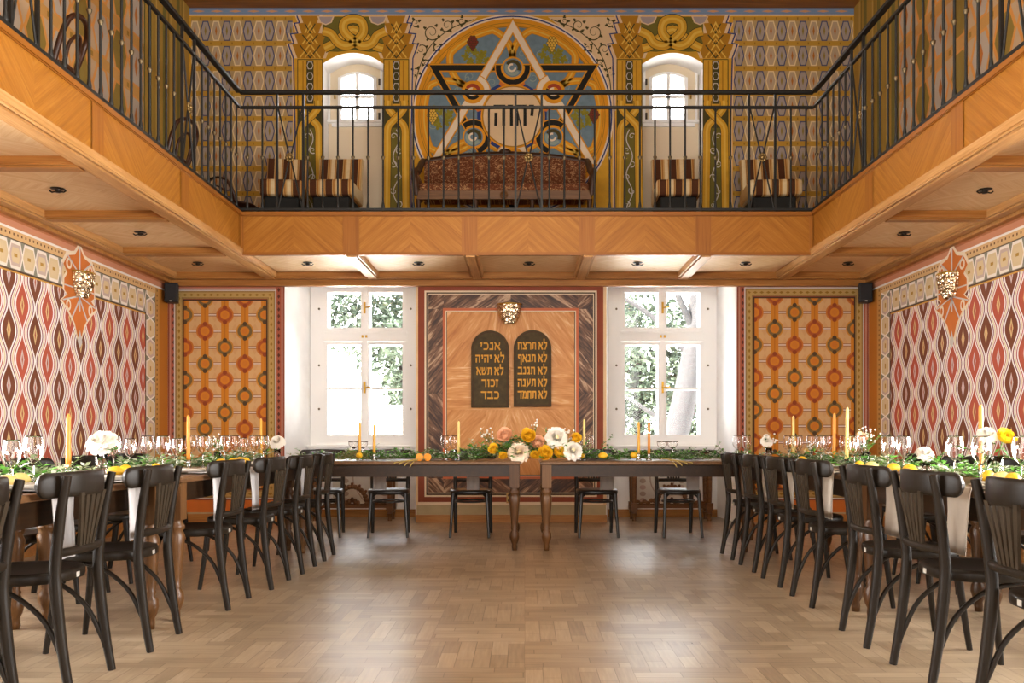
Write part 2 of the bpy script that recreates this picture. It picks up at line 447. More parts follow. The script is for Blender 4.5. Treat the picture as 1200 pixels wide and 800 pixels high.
for a,b in (W3,W4):
    wb.box(a,b,DW,NB+.2,ZN,3.25); wb.box(a,b,DW,NB+.2,ZA,ZT)
    cxm=(a+b)/2; hw=(b-a)/2; rise=0.13                     # segmental arch fillers
    arc=[(cxm+hw*t,ZA-rise*t*t) for t in [-1+k/8 for k in range(17)]]
    wb.yprism(arc+[(b,ZA+.001),(a,ZA+.001)],DW,NB+.2)
# breast walls below the windows
wb.box(NL[2],NL[3],NB,NB+.2,0,0.86); wb.box(NR[2],NR[3],NB,NB+.2,0,0.86)
wall=tag(wb.build('wall_back',white),kind='structure')
def skin(name, mb, mats): return tag(mb.build(name,mats,wall),kind='structure')
YB=DW
def bp(px,py,l=1.0): return (wx(px), YB-0.002-0.0012*l, wz(py))
def rect(mb,x0,y0,x1,y1,l,mat,ang=None,along='x',off=(0,0)):
    pts=[(x0,y0),(x1,y0),(x1,y1),(x0,y1)]
    return ppoly(mb,pts,l,mat,ang,off)
def ppoly(mb,pts,l,mat,ang=None,off=(0,0)):
    P=[bp(x,y,l) for x,y in pts]; uv=None
    if ang is not None:
        c,s=math.cos(ang),math.sin(ang)
        uv=[((p[0]*c+p[2]*s)+off[0],(-p[0]*s+p[2]*c)+off[1]) for p in P]
    return mb.poly(P,mat,uv)
def frame(mb,x0,y0,x1,y1,w,l,mat,sides='tlrb'):
    k=DW/1000; L=(x1-x0)*k; H=(y1-y0)*k
    def q(pts,ln): mb.poly([bp(x,y,l) for x,y in pts],mat,[(0,0),(ln,0),(ln-w*k,1),(w*k,1)])
    if 't' in sides: q([(x0,y0),(x1,y0),(x1-w,y0+w),(x0+w,y0+w)],L)
    if 'b' in sides: q([(x0,y1),(x1,y1),(x1-w,y1-w),(x0+w,y1-w)],L)
    if 'l' in sides: q([(x0,y1),(x0,y0),(x0+w,y0+w),(x0+w,y1-w)],H)
    if 'r' in sides: q([(x1,y1),(x1,y0),(x1-w,y0+w),(x1-w,y1-w)],H)
def stroke(mb,pts,w,l,mat,closed=False,taper=False):
    m=len(pts); V=[Vector((p[0],p[1])) for p in pts]; Ls=[];Rs=[]
    for i in range(m):
        a=V[(i-1)%m] if (closed or i>0) else V[i]; b=V[(i+1)%m] if (closed or i<m-1) else V[i]
        d0=(V[i]-a); d1=(b-V[i])
        d0=d0.normalized() if d0.length>1e-6 else d1.normalized(); d1=d1.normalized() if d1.length>1e-6 else d0
        n=Vector((-(d0.y+d1.y),d0.x+d1.x)); 
        n = n.normalized() if n.length>1e-6 else Vector((-d0.y,d0.x))
        sc=1/max(0.45,abs(n.dot(Vector((-d0.y,d0.x)))))
        ww=w*(1-0.8*i/(m-1)) if taper else w
        Ls.append(V[i]+n*ww*0.5*sc); Rs.append(V[i]-n*ww*0.5*sc)
    vs=[bp(p.x,p.y,l) for p in Ls]+[bp(p.x,p.y,l) for p in Rs]
    fs=[(i,(i+1)%m,m+(i+1)%m,m+i) for i in range(m if closed else m-1)]
    mb.add(vs,fs,mat)
def disc(mb,cx,cy,r,l,mat,n=40,ry=None):
    mb.poly([bp(cx+r*math.cos(2*PI*k/n),cy+(ry or r)*math.sin(2*PI*k/n),l) for k in range(n)],mat)
def arcpts(cx,cy,r,a0,a1,n=24): return [(cx+r*math.cos(a0+(a1-a0)*k/n),cy+r*math.sin(a0+(a1-a0)*k/n)) for k in range(n+1)]
def spiral(mb,cx,cy,r,turns,dirn,a0,w,l,mat,n=26):
    pts=[(cx+r*(1-0.85*k/n)*math.cos(a0+dirn*2*PI*turns*k/n),cy+r*(1-0.85*k/n)*math.sin(a0+dirn*2*PI*turns*k/n)) for k in range(n+1)]
    stroke(mb,pts,w,l,mat,taper=True)
def leafshape(mb,cx,cy,r,ang,l,mat,lobes=5):
    pts=[]
    n=lobes*4
    for k in range(n):
        t=2*PI*k/n; q=r*(0.55+0.45*abs(math.cos(lobes*t/2)))*(0.75+0.25*math.cos(t))
        pts.append((cx+q*math.cos(t+ang),cy+q*math.sin(t+ang)))
    ppoly(mb,pts,l,mat)

# --- lower end wall: painted disc panels left and right
def discpanel(name, x0,x1, xi0,xi1, yt, mat, rightside):
    mb=MB(); mats=[rust,bandR,bandB,darkline,mat,silver,orange,dado,woodtrim]
    rect(mb,x0,yt,x1,608,0,0)
    frame(mb,x0+2,yt+2,x1-2,596,9.5,1,1)
    frame(mb,xi0-10.5,yt+14,xi1+10.5,583,9,2,2)
    frame(mb,xi0-12,yt+12.5,xi1+12,584.5,1.4,2,5)
    rect(mb,xi0-1.6,yt+24,xi1+1.6,573,3,3); rect(mb,xi0,yt+25.5,xi1,572,4,4)
    rect(mb,x0,586,x1,600,3,6); rect(mb,x0,600,x1,613,3,7)
    return skin(name,mb,mats)
discpanel('painted_panel_left',196.8,333.5,216,312,327,discL,False)
discpanel('painted_panel_right',863.5,1017.8,884,1000.5,324,discR,True)
# --- lower end wall: marbled centre pier
mb=MB(); mats=[rust,creamw,marbleD,rustl,darkline,marbleL,dado,woodtrim,cream]
rect(mb,487.5,325,710.5,592,0,8); rect(mb,490,325,707,588,1,0)
rect(mb,497.5,340.5,699.5,582,2,1); rect(mb,499.5,342.5,697.5,580,2.6,4); rect(mb,501,344,696,578,3,1)
Q=PI/4
x0,x1,y0,y1=502,695,345,577; xa,xb,ya,yb=520,677,362,560; xm=598.5
for (a,b,c,d,g,o) in ((x0,y0,xa,ya,Q*.9,.3),(xa,y0,xm,ya,Q*.75,1.7),(xm,y0,xb,ya,-Q*.75,2.9),(xb,y0,x1,ya,Q*.9,4.1),
    (x0,ya,xa,461,Q*1.1,5.2),(x0,461,xa,yb,-Q*1.1,6.3),(xb,ya,x1,461,-Q*1.1,7.4),(xb,461,x1,yb,Q*1.1,8.6),
    (x0,yb,xa,y1,-Q,9.7),(xa,yb,560,y1,Q,10.2),(560,yb,xm,y1,-Q*.8,11.4),(xm,yb,xb,y1,Q*.8,12.8),(xb,yb,x1,y1,-Q,13.1)):
    rect(mb,a,b,c,d,4,2,g,off=(o,o*1.7))
rect(mb,xa-1,ya-1,xb+1,yb+1,5,3); rect(mb,xa+2,ya+2,xb-2,yb-2,5.6,1); rect(mb,xa+3.2,ya+3.2,xb-3.2,yb-3.2,6.2,4)
cx0,cx1,cy0,cy1=524,673,366,556
def mpoly(pts,g,o): ppoly(mb,pts,7,5,g,(o,o*2.3))
mpoly([(cx0,cy0),(575,cy0),(553,430),(cx0,430)],Q*1.15,0.2); mpoly([(575,cy0),(xm,cy0),(xm,430),(553,430)],Q*1.75,1.2)
mpoly([(xm,cy0),(622,cy0),(644,430),(xm,430)],-Q*1.75,2.4); mpoly([(622,cy0),(cx1,cy0),(cx1,430),(644,430)],-Q*1.15,3.1)
mpoly([(cx0,430),(xm,430),(xm,480),(cx0,480)],0.05,4.4); mpoly([(xm,430),(cx1,430),(cx1,480),(xm,480)],-0.05,5.7)
mpoly([(cx0,480),(570,480),(560,cy1),(cx0,cy1)],Q*1.0,6.6); mpoly([(570,480),(xm,480),(xm,cy1),(560,cy1)],Q*1.5,7.7)
mpoly([(xm,480),(627,480),(637,cy1),(xm,cy1)],-Q*1.5,8.2); mpoly([(627,480),(cx1,480),(cx1,cy1),(637,cy1)],-Q,9.9)
rect(mb,490,588,707,591.5,2,1); rect(mb,488,591.5,710,608,1,6)
skin('marbled_panel',mb,mats)
bb=MB(); bb.box(wx(487.5),wx(711),DW-.022,DW,0,0.09); tag(bb.build('baseboard_centre',woodtrim),kind='structure')
for nm,n in (('baseboard_niche_left',NL),('baseboard_niche_right',NR)):
    bb=MB(); bb.box(n[2],n[3],NB-.02,NB,0,0.09); tag(bb.build(nm,woodtrim),kind='structure')
for nm,a,b in (('baseboard_left',XL,NL[0]),('baseboard_right',NR[1],XR)):
    bb=MB(); bb.box(a,b,DW-.022,DW,0,0.10); bb.box(a,a+.02,Y0,DW,0,.12) if a==XL else bb.box(b-.02,b,Y0,DW,0,.12)
    tag(bb.build(nm,woodtrim),kind='structure')
# faint painted scroll panels on the breast walls of the niches
for nm,n in (('niche_ornament_left',NL),('niche_ornament_right',NR)):
    mb=MB(); c=(n[2]+n[3])/2
    def np(x,z,l=1): return (c+x,NB-.002-.0012*l,z)
    mb.poly([np(-.40,.12),np(.40,.12),np(.40,.84),np(-.40,.84)],0)
    for sx in (-1,1):
        for k in range(7):
            z0=.2+.08*k; pts=[np(sx*(.24+.04*math.cos(t)),z0+.03*math.sin(t),2) for t in [2*PI*i/10 for i in range(10)]]
            mb.poly(pts,1 if k%2 else 2)
        P=[(sx*(.02+.13*math.sin(t*PI)),.2+.55*t) for t in [i/12 for i in range(13)]]
        for p,q in zip(P,P[1:]): mb.poly([np(p[0]-.008,p[1],2),np(p[0]+.008,p[1],2),np(q[0]+.008,q[1],2),np(q[0]-.008,q[1],2)],1)
    skin(nm,mb,[plain('pale niche paint','#e3dacb',0.8),plain('faint brown scroll','#bfa893',0.8),plain('faint pink scroll','#cdb0a0',0.8)])

# --- upper end wall
YB=DW
mb=MB(); mats=[gold,bandBlue,creamw,hexend,blue,cream,blk]
k=DW/1000
for a,b in ((wx(222),W3[0]),(W3[1],W4[0]),(W4[1],wx(1001))):
    mb.poly([(a,DW-.003,3.22),(b,DW-.003,3.22),(b,DW-.003,wz(17)),(a,DW-.003,wz(17))],0)
for a,b in (W3,W4):
    cxm=(a+b)/2; hw=(b-a)/2
    pts=[(cxm+hw*t,DW-.003,ZA-.13*t*t) for t in [-1+q/8 for q in range(17)]]
    mb.poly(pts+[(b,DW-.003,wz(17)),(a,DW-.003,wz(17))],0)
mb.poly([bp(222,17.5,0),bp(1001,17.5,0),bp(1001,9,0),bp(222,9,0)],1,[(0,0),(7.6,0),(7.6,1),(0,1)])
rect(mb,222,17,1001,18.6,1.5,2)
for (a,b,s) in ((224,343,1),(859,1000,-1)):
    rect(mb,a,20,b,290,1,3)
skin('upper_wall_paint',mb,mats)

# pilasters, capitals and knots around the two gallery windows
def mirror(pts,flip): return [((1202-x) if flip else x,y) for x,y in pts]
for side,flip in (('left',False),('right',True)):
    mb=MB(); mats=[cream,blue,gold,goldd,oliveD,goldl,blk,olive,silver,lilac]
    M=lambda pts: mirror(pts,flip)
    for cxp,outer in ((363.5,-1),(464.5,1)):
        cap=[(11,18.5),(8,27),(14,27.5),(10,39),(18.5,40),(14.5,51),(21,52),(15,68.5)]
        poly=[(cxp-a,b) for a,b in cap]+[(cxp+a,b) for a,b in reversed(cap)]
        big=[(cxp-a-3.5,b) for a,b in cap]+[(cxp+a+3.5,b) for a,b in reversed(cap)]
        ppoly(mb,M(big),2,0)
        edge=[(cxp+outer*(a+4.5),b) for a,b in cap]+[(cxp+outer*17.5,150),(cxp+outer*17.5,260)]
        stroke(mb,M(edge),1.4,3,1); stroke(mb,M([(x+outer*1.6,y) for x,y in edge]),1.2,2.8,0)
        ppoly(mb,M(poly),3,3)
        for q in range(3):
            yy=(33,46,60)[q]; hwid=(6,9,12)[q]; hh=(6,6,8)[q]
            stroke(mb,M([(cxp-hwid,yy+hh),(cxp,yy-hh),(cxp+hwid,yy+hh)]),1.6,4,5)
            stroke(mb,M([(cxp-hwid,yy-hh+1),(cxp,yy+hh),(cxp+hwid,yy-hh+1)]),1.4,4.2,4)
            stroke(mb,M([(cxp-hwid*.5,yy+hh),(cxp,yy),(cxp+hwid*.5,yy+hh)]),1.0,4.4,5)
        # shaft with a dark chain strip
        rectp=lambda a,b,c,d,l,m_: ppoly(mb,M([(a,b),(c,b),(c,d),(a,d)]),l,m_)
        rectp(cxp-15,69.5,cxp+15,255,3,4); rectp(cxp-14,70.5,cxp+14,127,3.6,2)
        rectp(cxp-9,72,cxp-7.5,124,3.8,3); rectp(cxp+7.5,72,cxp+9,124,3.8,3)
        rectp(cxp-4.2,71,cxp+4.2,122,4,4)
        for q in range(4):
            y=77+q*12.5; stroke(mb,M([(cxp-2,y-4),(cxp+2,y-4),(cxp+3.4,y),(cxp+2,y+4),(cxp-2,y+4),(cxp-3.4,y)]),0.8,4.5,8,closed=True)
        # twist
        for s,l in ((1,5),(-1,5.6)):
            P=smooth_path([(cxp-s*9.5,118,0),(cxp-s*9.5,126,0),(cxp-s*4,134,0),(cxp+s*4,142,0),(cxp+s*10,151,0),(cxp+s*10.5,175,0),(cxp+s*11.5,255,0)],5)
            P=M([(p.x,p.y) for p in P]); stroke(mb,P,9.6,l,4); stroke(mb,P,8.2,l+.3,2); stroke(mb,P,2.6,l+.5,5)
        rectp(cxp-6.5,150,cxp+6.5,255,4.6,7)
        P=[(cxp+3.6*math.sin(t*.9),152+t*6) for t in [i*.5 for i in range(34)]]
        stroke(mb,M(P),1.1,5,8)
        for q in range(6):
            spiral(mb,*M([(cxp+(3 if q%2 else -3),160+q*16)])[0],4.2,1.1,1 if q%2 else -1,q,1.2,5.2,8)
    # interlaced knot over the window
    ppoly(mb,M([(378,19.5),(451,19.5),(451,70),(378,70)]) ,2.2,6) if False else None
    P1=smooth_path([(379,37,0),(388,40,0),(396,50,0),(406,54,0),(417,49,0),(426,38,0),(424,26,0),(414,22.5,0),(404,26,0),(403,36,0),(412,46,0),(424,54,0),(436,51,0),(442,42,0),(452,37,0)],5)
    P2=smooth_path([(380,57,0),(390,52,0),(400,44,0),(414,35,0),(428,44,0),(440,54,0),(449,57,0)],5)
    rr2=[(378,20),(451,20),(451,60),(433,61),(414,58.5),(396,61),(378,60)]
    ppoly(mb,M(rr2),2.4,7)
    for P,l in ((P2,4),(P1,5)):
        p=M([(q.x,q.y) for q in P]); stroke(mb,p,11.5,l,4); stroke(mb,p,9.8,l+.3,2); stroke(mb,p,3.0,l+.6,5)
    for a,b in ((372,392),(432,454)):
        pts=[(a,19.5),(b,19.5),(b-3,27),(a+(b-a)/2,30),(a+3,27)]
        ppoly(mb,M(pts),6,0); ppoly(mb,M([(x*.8+(a+b)*.1,y*.8+4.6) for x,y in pts]),6.4,9)
    skin('painted_pilasters_'+side,mb,mats)
# scroll spandrels beside the round painting
mb=MB(); mats=[cream,oliveD,blue,creamw]
for flip in (False,True):
    M=lambda pts: mirror(pts,flip)
    ppoly(mb,M([(479,20),(560,20),(545,32),(520,52),(500,78),(488,105),(482,130),(480.5,130)]),1.6,0)
    for (cx,cy,r,t,d,a) in ((506,38,10,1.5,1,0.5),(524,30,8,1.4,-1,2.5),(494,58,7,1.3,-1,1),(488,84,5,1.2,1,2),(541,25,5,1.2,1,0),(487,27,5,1.2,1,1),(513,56,5,1.1,-1,4),(499,74,4,1.1,1,4)):
        c=M([(cx,cy)])[0]; spiral(mb,c[0],c[1],r,t,d*(-1 if flip else 1),a if not flip else PI-a,1.5,2.4,1)
        for q in range(4):
            an=a+q*1.6; leafshape(mb,c[0]+r*.9*math.cos(an),c[1]+r*.9*math.sin(an),2.8,an,2.6,1,3)
    P=smooth_path([(486,112,0),(488,92,0),(497,66,0),(510,48,0),(530,33,0),(556,23,0)],5); stroke(mb,M([(p.x,p.y) for p in P]),1.1,2.5,1)
skin('painted_spandrels',mb,mats)

# the round painting
mb=MB(); mats=[creamw,blue,amber,blueg,bluel,goldd,blk,red,cream,leafg,goldl,purple,oliveD,orange]
CX,CY=600,136
disc(mb,CX,CY,119,2,0,96); stroke(mb,arcpts(CX,CY,116.6,0,2*PI,96),1.6,2.6,1); disc(mb,CX,CY,114,3,2,96)
stroke(mb,arcpts(CX,CY,109,0,2*PI,96),0.9,3.5,5)
disc(mb,CX,CY,104,4,3,96); stroke(mb,arcpts(CX,CY,104.5,0,2*PI,96),1.5,4.4,5)
for k in range(70):
    a=R.uniform(0,2*PI); r=R.uniform(42,93); spiral(mb,CX+r*math.cos(a),CY+r*math.sin(a),R.uniform(4,7),1.2,R.choice((-1,1)),R.uniform(0,6),1.1,4.8,4,16)
# interlaced gold lobes
for (cx,cy,r,a0,a1) in ((564,70,37,PI*0.62,PI*2.12),(637,70,37,PI*0.88,PI*2.38),(524,137,42,PI*0.25,PI*1.72),(677,137,42,PI*1.28,PI*2.75),(556,205,40,PI*.8,PI*2.1),(645,205,40,PI*.9,PI*2.2)):
    P=arcpts(cx,cy,r,a0,a1,36); P=[(CX+(x-CX)*min(1,103/max(1e-3,math.hypot(x-CX,y-CY))),CY+(y-CY)*min(1,103/max(1e-3,math.hypot(x-CX,y-CY)))) for x,y in P]
    stroke(mb,P,8.6,6.05,5); stroke(mb,P,7.4,6.2,2); stroke(mb,P,1.6,6.35,10)
# vine leaves and grapes
for (cx,cy,gm,gx,gy) in ((556,64,11,554,50),(646,62,10,647,51),(517,134,10,507,136),(684,134,11,696,135)):
    for q in range(9):
        a=q*2.4; leafshape(mb,cx+11*math.cos(a)*(0.4+q/9),cy+8*math.sin(a)*(0.4+q/9)+4,6.8,a,5.2+q*.05,9,5)
    for row in range(6):
        nrow=(2,3,4,3,2,1)[row]
        for i in range(nrow):
            X_,Y_=gx+(i-(nrow-1)/2)*3.3,gy-6+row*2.9
            disc(mb,X_,Y_,2.1,7.0,12,10); disc(mb,X_,Y_,1.55,7.2,gm,10)
# upright pale triangle and inverted dark triangle
up=[(601,31),(509,189),(692,189)]; dn=[(509,80),(694,80),(601,243)]
for T,w,m0,l in ((dn,6.5,6,7),(up,6.8,0,8)):
    stroke(mb,T,w+3.4,l,5,closed=True); stroke(mb,T,w+2.6,l+.15,2,closed=True); stroke(mb,T,w,l+.4,m0,closed=True)
# blue hexagon with hearts, bosses at the crossings
ppoly(mb,[(CX+47*math.cos(PI/6+k*PI/3),CY+1+47*math.sin(PI/6+k*PI/3)) for k in range(6)],6.5,1)
for k in range(12):
    a=k*PI/6+PI/12; cx,cy=CX+41*math.cos(a),CY+1+41*math.sin(a)
    ppoly(mb,[(cx+7*math.cos(a),cy+7*math.sin(a)),(cx+5*math.cos(a+1.7),cy+5*math.sin(a+1.7)),(cx-8*math.cos(a),cy-8*math.sin(a)),(cx+5*math.cos(a-1.7),cy+5*math.sin(a-1.7))],9,13)
for j,(cx,cy) in enumerate(((601,80),(649,108),(648,161),(601,187),(555,161),(554,108))):
    m0=6 if j%2==0 else 0
    a=math.atan2(CY-cy,CX-cx)
    stroke(mb,arcpts(cx,cy,17,a-PI*.55,a+PI*.55,20),8.5,9.3,2); stroke(mb,arcpts(cx,cy,17,a-PI*.55,a+PI*.55,20),6,9.6,m0)
    disc(mb,cx,cy,13,10,2,24); disc(mb,cx,cy,11,10.3,3 if j%2==0 else 2,24)
    stroke(mb,arcpts(cx,cy,7.5,0.6,3.6,14),4,10.7,6 if j%2 else 4); stroke(mb,arcpts(cx,cy,7.5,3.7,6.7,14),4,10.7,7 if j%2 else 12)
    stroke(mb,arcpts(cx-1,cy,4,0,5,12),2.2,10.9,0)
disc(mb,CX+1,CY+1,37.5,11,2,48); disc(mb,CX+1,CY+1,36,11.2,5,48); disc(mb,CX+1,CY+1,34.5,11.4,8,48)
skin('painted_medallion',mb,mats)

# square Hebrew lettering, every letter drawn as broad strokes (unit: letter height)
TH,TV=.21,.15
LETTERS={
 '\u05d0':(.80,[([(.04,1),(.76,0)],.20),([(.70,1),(.67,.66),(.50,.50)],.14),([(.22,.74),(.10,.36),(.10,0)],.14)]),
 '\u05d1':(.78,[([(.04,.9),(.66,.9)],TH),([(.60,.9),(.60,.1)],TV),([(0,.1),(.78,.1)],TH)]),
 '\u05d2':(.52,[([(.08,.9),(.44,.9)],TH),([(.38,.9),(.42,0)],TV),([(.40,.30),(.08,.04)],.15)]),
 '\u05d3':(.76,[([(0,.9),(.76,.9)],TH),([(.60,.9),(.60,0)],TV)]),
 '\u05d4':(.76,[([(0,.9),(.72,.9)],TH),([(.64,.9),(.64,0)],TV),([(.13,.60),(.11,0)],TV)]),
 '\u05d5':(.38,[([(.04,.9),(.33,.9)],TH),([(.26,.9),(.26,0)],TV)]),
 '\u05d6':(.42,[([(.0,.9),(.40,.88)],TH),([(.22,.9),(.20,0)],TV)]),
 '\u05d7':(.78,[([(0,.9),(.74,.9)],TH),([(.66,.9),(.66,0)],TV),([(.13,.9),(.12,0)],TV)]),
 '\u05d9':(.36,[([(.04,.9),(.32,.9)],TH),([(.26,.9),(.20,.48)],TV)]),
 '\u05db':(.70,[([(.05,.9),(.50,.9)],TH),([(.46,.92),(.62,.72),(.62,.28),(.46,.08)],TV),([(.05,.1),(.50,.1)],TH)]),
 '\u05dc':(.70,[([(.11,1.42),(.11,.86)],TV),([(.05,.9),(.64,.9)],TH),([(.58,.9),(.56,.55),(.28,0)],TV)]),
 '\u05de':(.80,[([(.05,1),(.24,.72),(.10,0)],TV),([(.22,.78),(.44,.93),(.66,.80)],TH*.9),([(.66,.84),(.70,.1)],TV),([(.38,.1),(.76,.1)],TH)]),
 '\u05e0':(.54,[([(.10,.9),(.46,.9)],TH),([(.40,.9),(.42,.1)],TV),([(.02,.1),(.48,.1)],TH)]),
 '\u05e2':(.78,[([(.68,1),(.62,.42),(.04,-.06)],TV),([(.12,1),(.30,.22)],.17)]),
 '\u05e3':(.72,[([(.08,.9),(.62,.9)],TH),([(.60,.9),(.60,-.42)],TV),([(.13,.9),(.13,.56),(.34,.52)],TV)]),
 '\u05e6':(.78,[([(.08,1),(.68,.12)],.19),([(.66,1),(.60,.62),(.44,.52)],.14),([(.04,.1),(.74,.1)],TH)]),
 '\u05e8':(.70,[([(0,.9),(.56,.9)],TH),([(.50,.94),(.62,.76),(.62,0)],TV)]),
 '\u05e9':(.88,[([(.08,1),(.14,.12)],TV),([(.44,1),(.38,.62),(.14,.42)],.13),([(.80,1),(.74,.48),(.48,.06)],TV),([(.10,.1),(.54,.1)],TH)]),
 '\u05ea':(.80,[([(.08,.9),(.70,.9)],TH),([(.68,.9),(.70,0)],TV),([(.22,.9),(.20,.12),(.02,.08)],TV)]),
}
def lettering(name, text, cxp, cyp, h, yy, mat, parent, wmax):
    total=sum(LETTERS[c][0]+.13 if c!=' ' else .34 for c in text)-.13
    sx=wmax/total; x=total; mb=MB(); k=0
    for ch in text:                                   # right to left
        if ch==' ': x-=.34; continue
        w,strokes=LETTERS[ch]; x-=w
        for pts,tw in strokes:
            V=[Vector(((x+p[0]-total/2)*sx,(p[1]-.5)*h)) for p in pts]; wd=tw*h
            for a,b in zip(V,V[1:]):
                k+=1; d=(b-a).normalized(); n=Vector((-d.y,d.x))*wd/2; a2=a-d*wd*.12; b2=b+d*wd*.12; y_=yy-.0002*(k%7)
                mb.poly([(cxp+q.x,y_,cyp+q.y) for q in (a2+n,b2+n,b2-n,a2-n)])
        x-=.13
    return mb.build(name,mat,parent)
tag(lettering('painted_lettering','\u05d9\u05d4\u05d5\u05d4',wx(602.5),wz(135.5),0.235,DW-.0175,blk,wall,0.46),kind='structure')
# ------------------------------------------------------------------ gallery: slab, soffit panels, mouldings, veneered fascia
g=MB(); g.prism([(XL,Y0),(GL-.0,Y0),(GL,GF),(GR,GF),(GR,Y0),(XR,Y0),(XR,DW),(XL,DW)],ZC+.045,ZG)
gal=tag(g.build('gallery',woodtrim),kind='structure')
def gpart(name,mb,m): return tag(mb.build(name,m,gal),kind='structure')
def hpanel(mb,x0,x1,y0,y1,z,mat=0):
    """soffit panel with four book-matched triangles of veneer"""
    cx,cy=(x0+x1)/2,(y0+y1)/2; K=[(x0,y0),(x1,y0),(x1,y1),(x0,y1)]
    for i in range(4):
        a,b=K[i],K[(i+1)%4]; m=((a[0]+b[0])/2,(a[1]+b[1])/2)
        for (p,q,s) in ((a,m,1),(m,b,-1)):
            ang=(0.75 if s>0 else PI-0.75)
            c,s_=math.cos(ang),math.sin(ang); pts=[p,q,(cx,cy)]
            mb.poly([(t[0],t[1],z) for t in pts],mat,[(t[0]*c+t[1]*s_+i*.7,-t[0]*s_+t[1]*c+i*1.3) for t in pts])
def moulding_y(mb,x,y0,y1,w=0.15,mat=0):     # runs along the hall
    mb.box(x-w/2,x+w/2,y0,y1,ZC-.005,ZC+.05,mat); mb.box(x-w*.30,x+w*.30,y0,y1,ZC-.03,ZC-.005,mat)
    for s in (-1,1): mb.box(x+s*w*.42-.008,x+s*w*.42+.008,y0,y1,ZC-.018,ZC-.005,mat)
def moulding_x(mb,y,x0,x1,w=0.15,mat=0):
    mb.box(x0,x1,y-w/2,y+w/2,ZC-.004,ZC+.05,mat); mb.box(x0,x1,y-w*.30,y+w*.30,ZC-.029,ZC-.004,mat)
    for s in (-1,1): mb.box(x0,x1,y+s*w*.42-.008,y+s*w*.42+.008,ZC-.017,ZC-.004,mat)
BX=[-1.72,-.54,.63,1.80]
sp=MB(); xs=[GL-.02]+BX+[GR+.02]
for a,b in zip(xs,xs[1:]): hpanel(sp,a+.06,b-.06,GF+.03,DW-.16,ZC+.04)
YBS=[8.41,7.05,5.69,4.33,2.97,1.61]
for (a,b) in ((XL+.14,GL-.1),(GR+.1,XR-.14)):
    ys=[DW-.10]+YBS
    for y1,y0 in zip(ys,ys[1:]): hpanel(sp,a,b,y0+.06,y1-.06,ZC+.04)
gpart('soffit_panels',sp,veneerP)
mo=MB()
for x in BX: moulding_y(mo,x,GF,DW-.1)
for x in (GL-.06,GR+.06): moulding_y(mo,x,Y0,DW-.1,0.17)
moulding_y(mo,XL+.11,Y0,DW-.1,.13); moulding_y(mo,XR-.11,Y0,DW-.1,.13)
gpart('soffit_mouldings',mo,woodtrimY)
mo=MB()
for y in YBS: moulding_x(mo,y,XL+.17,GL-.14,.15); moulding_x(mo,y,GR+.14,XR-.17,.15)
moulding_x(mo,DW-.12,XL+.05,XR-.05,.14)
mo.box(XL,XR,DW-.075,DW-.0005,2.705,ZC+.03)
mo.box(XL,XR,DW-.095,DW-.0005,2.775,ZC+.03)
for s,x in ((1,XL),(-1,XR)):
    a,b=sorted((x+s*.0005,x+s*.06)); mo.box(a,b,Y0,DW,2.74,ZC+.03)
gpart('cornice',mo,woodtrim)
# fascia
fa=MB(); px2=lambda px:(px-615)*GF/1000
def fpanel(p0,p1,z0,z1,m_):           # chevron panel on the end gallery
    xm=(p0+p1)/2
    for a,b,s in ((p0,xm,1),(xm,p1,-1)):
        ang=s*0.72; c,s_=math.cos(ang),math.sin(ang); pts=[(a,z0),(b,z0),(b,z1),(a,z1)]
        fa.poly([(x,GF-.004,z) for x,z in pts],m_,[(x*c+z*s_+xm,-x*s_+z*c+xm*2) for x,z in pts])
strips=[(282,286)]+[(402,421),(541,559.5),(679,697),(815,833)]+[(948,952)]
for a,b in strips:
    x0,x1=px2(a),px2(b); fa.poly([(x0,GF-.009,2.81),(x1,GF-.009,2.81),(x1,GF-.009,3.185),(x0,GF-.009,3.185)],1,[(2.81,x0),(2.81,x1),(3.185,x1),(3.185,x0)])
for (a,b),(c,d) in zip(strips,strips[1:]): fpanel(px2(b),px2(c),2.81,3.185,0)
def fside(X,ya,yb,m_,ang,flip):
    c,s_=math.cos(ang),math.sin(ang); pts=[(ya,2.81),(yb,2.81),(yb,3.185),(ya,3.185)]
    fa.poly([(X,y,z) for y,z in pts],m_,[(y*c+z*s_+yb,-y*s_+z*c+yb) for y,z in pts])
for X,s in ((GL,1),(GR,-1)):
    y=GF-.05; fside(X+s*.009,GF-.05,GF,1,PI/2,1)
    while y>Y0+1:
        L=1.28; fside(X+s*.004,y-L/2,y,0,0.72,1); fside(X+s*.004,y-L,y-L/2,0,-0.72,1)
        fside(X+s*.009,y-L-.16,y-L,1,PI/2,1); y-=L+.16
gpart('fascia_panels',fa,[veneer,veneerS])
fl=MB()
for z0,z1,d in ((ZC-.012,2.815,.014),(3.18,3.215,.022),(3.172,3.182,.012)):
    fl.box(GL-.03,GR+.03,GF-d,GF+.03,z0,z1)
    fl.box(GL-.03,GL+d,Y0,GF,z0,z1); fl.box(GR-d,GR+.03,Y0,GF,z0,z1)
gpart('fascia_trim',fl,veneerS)

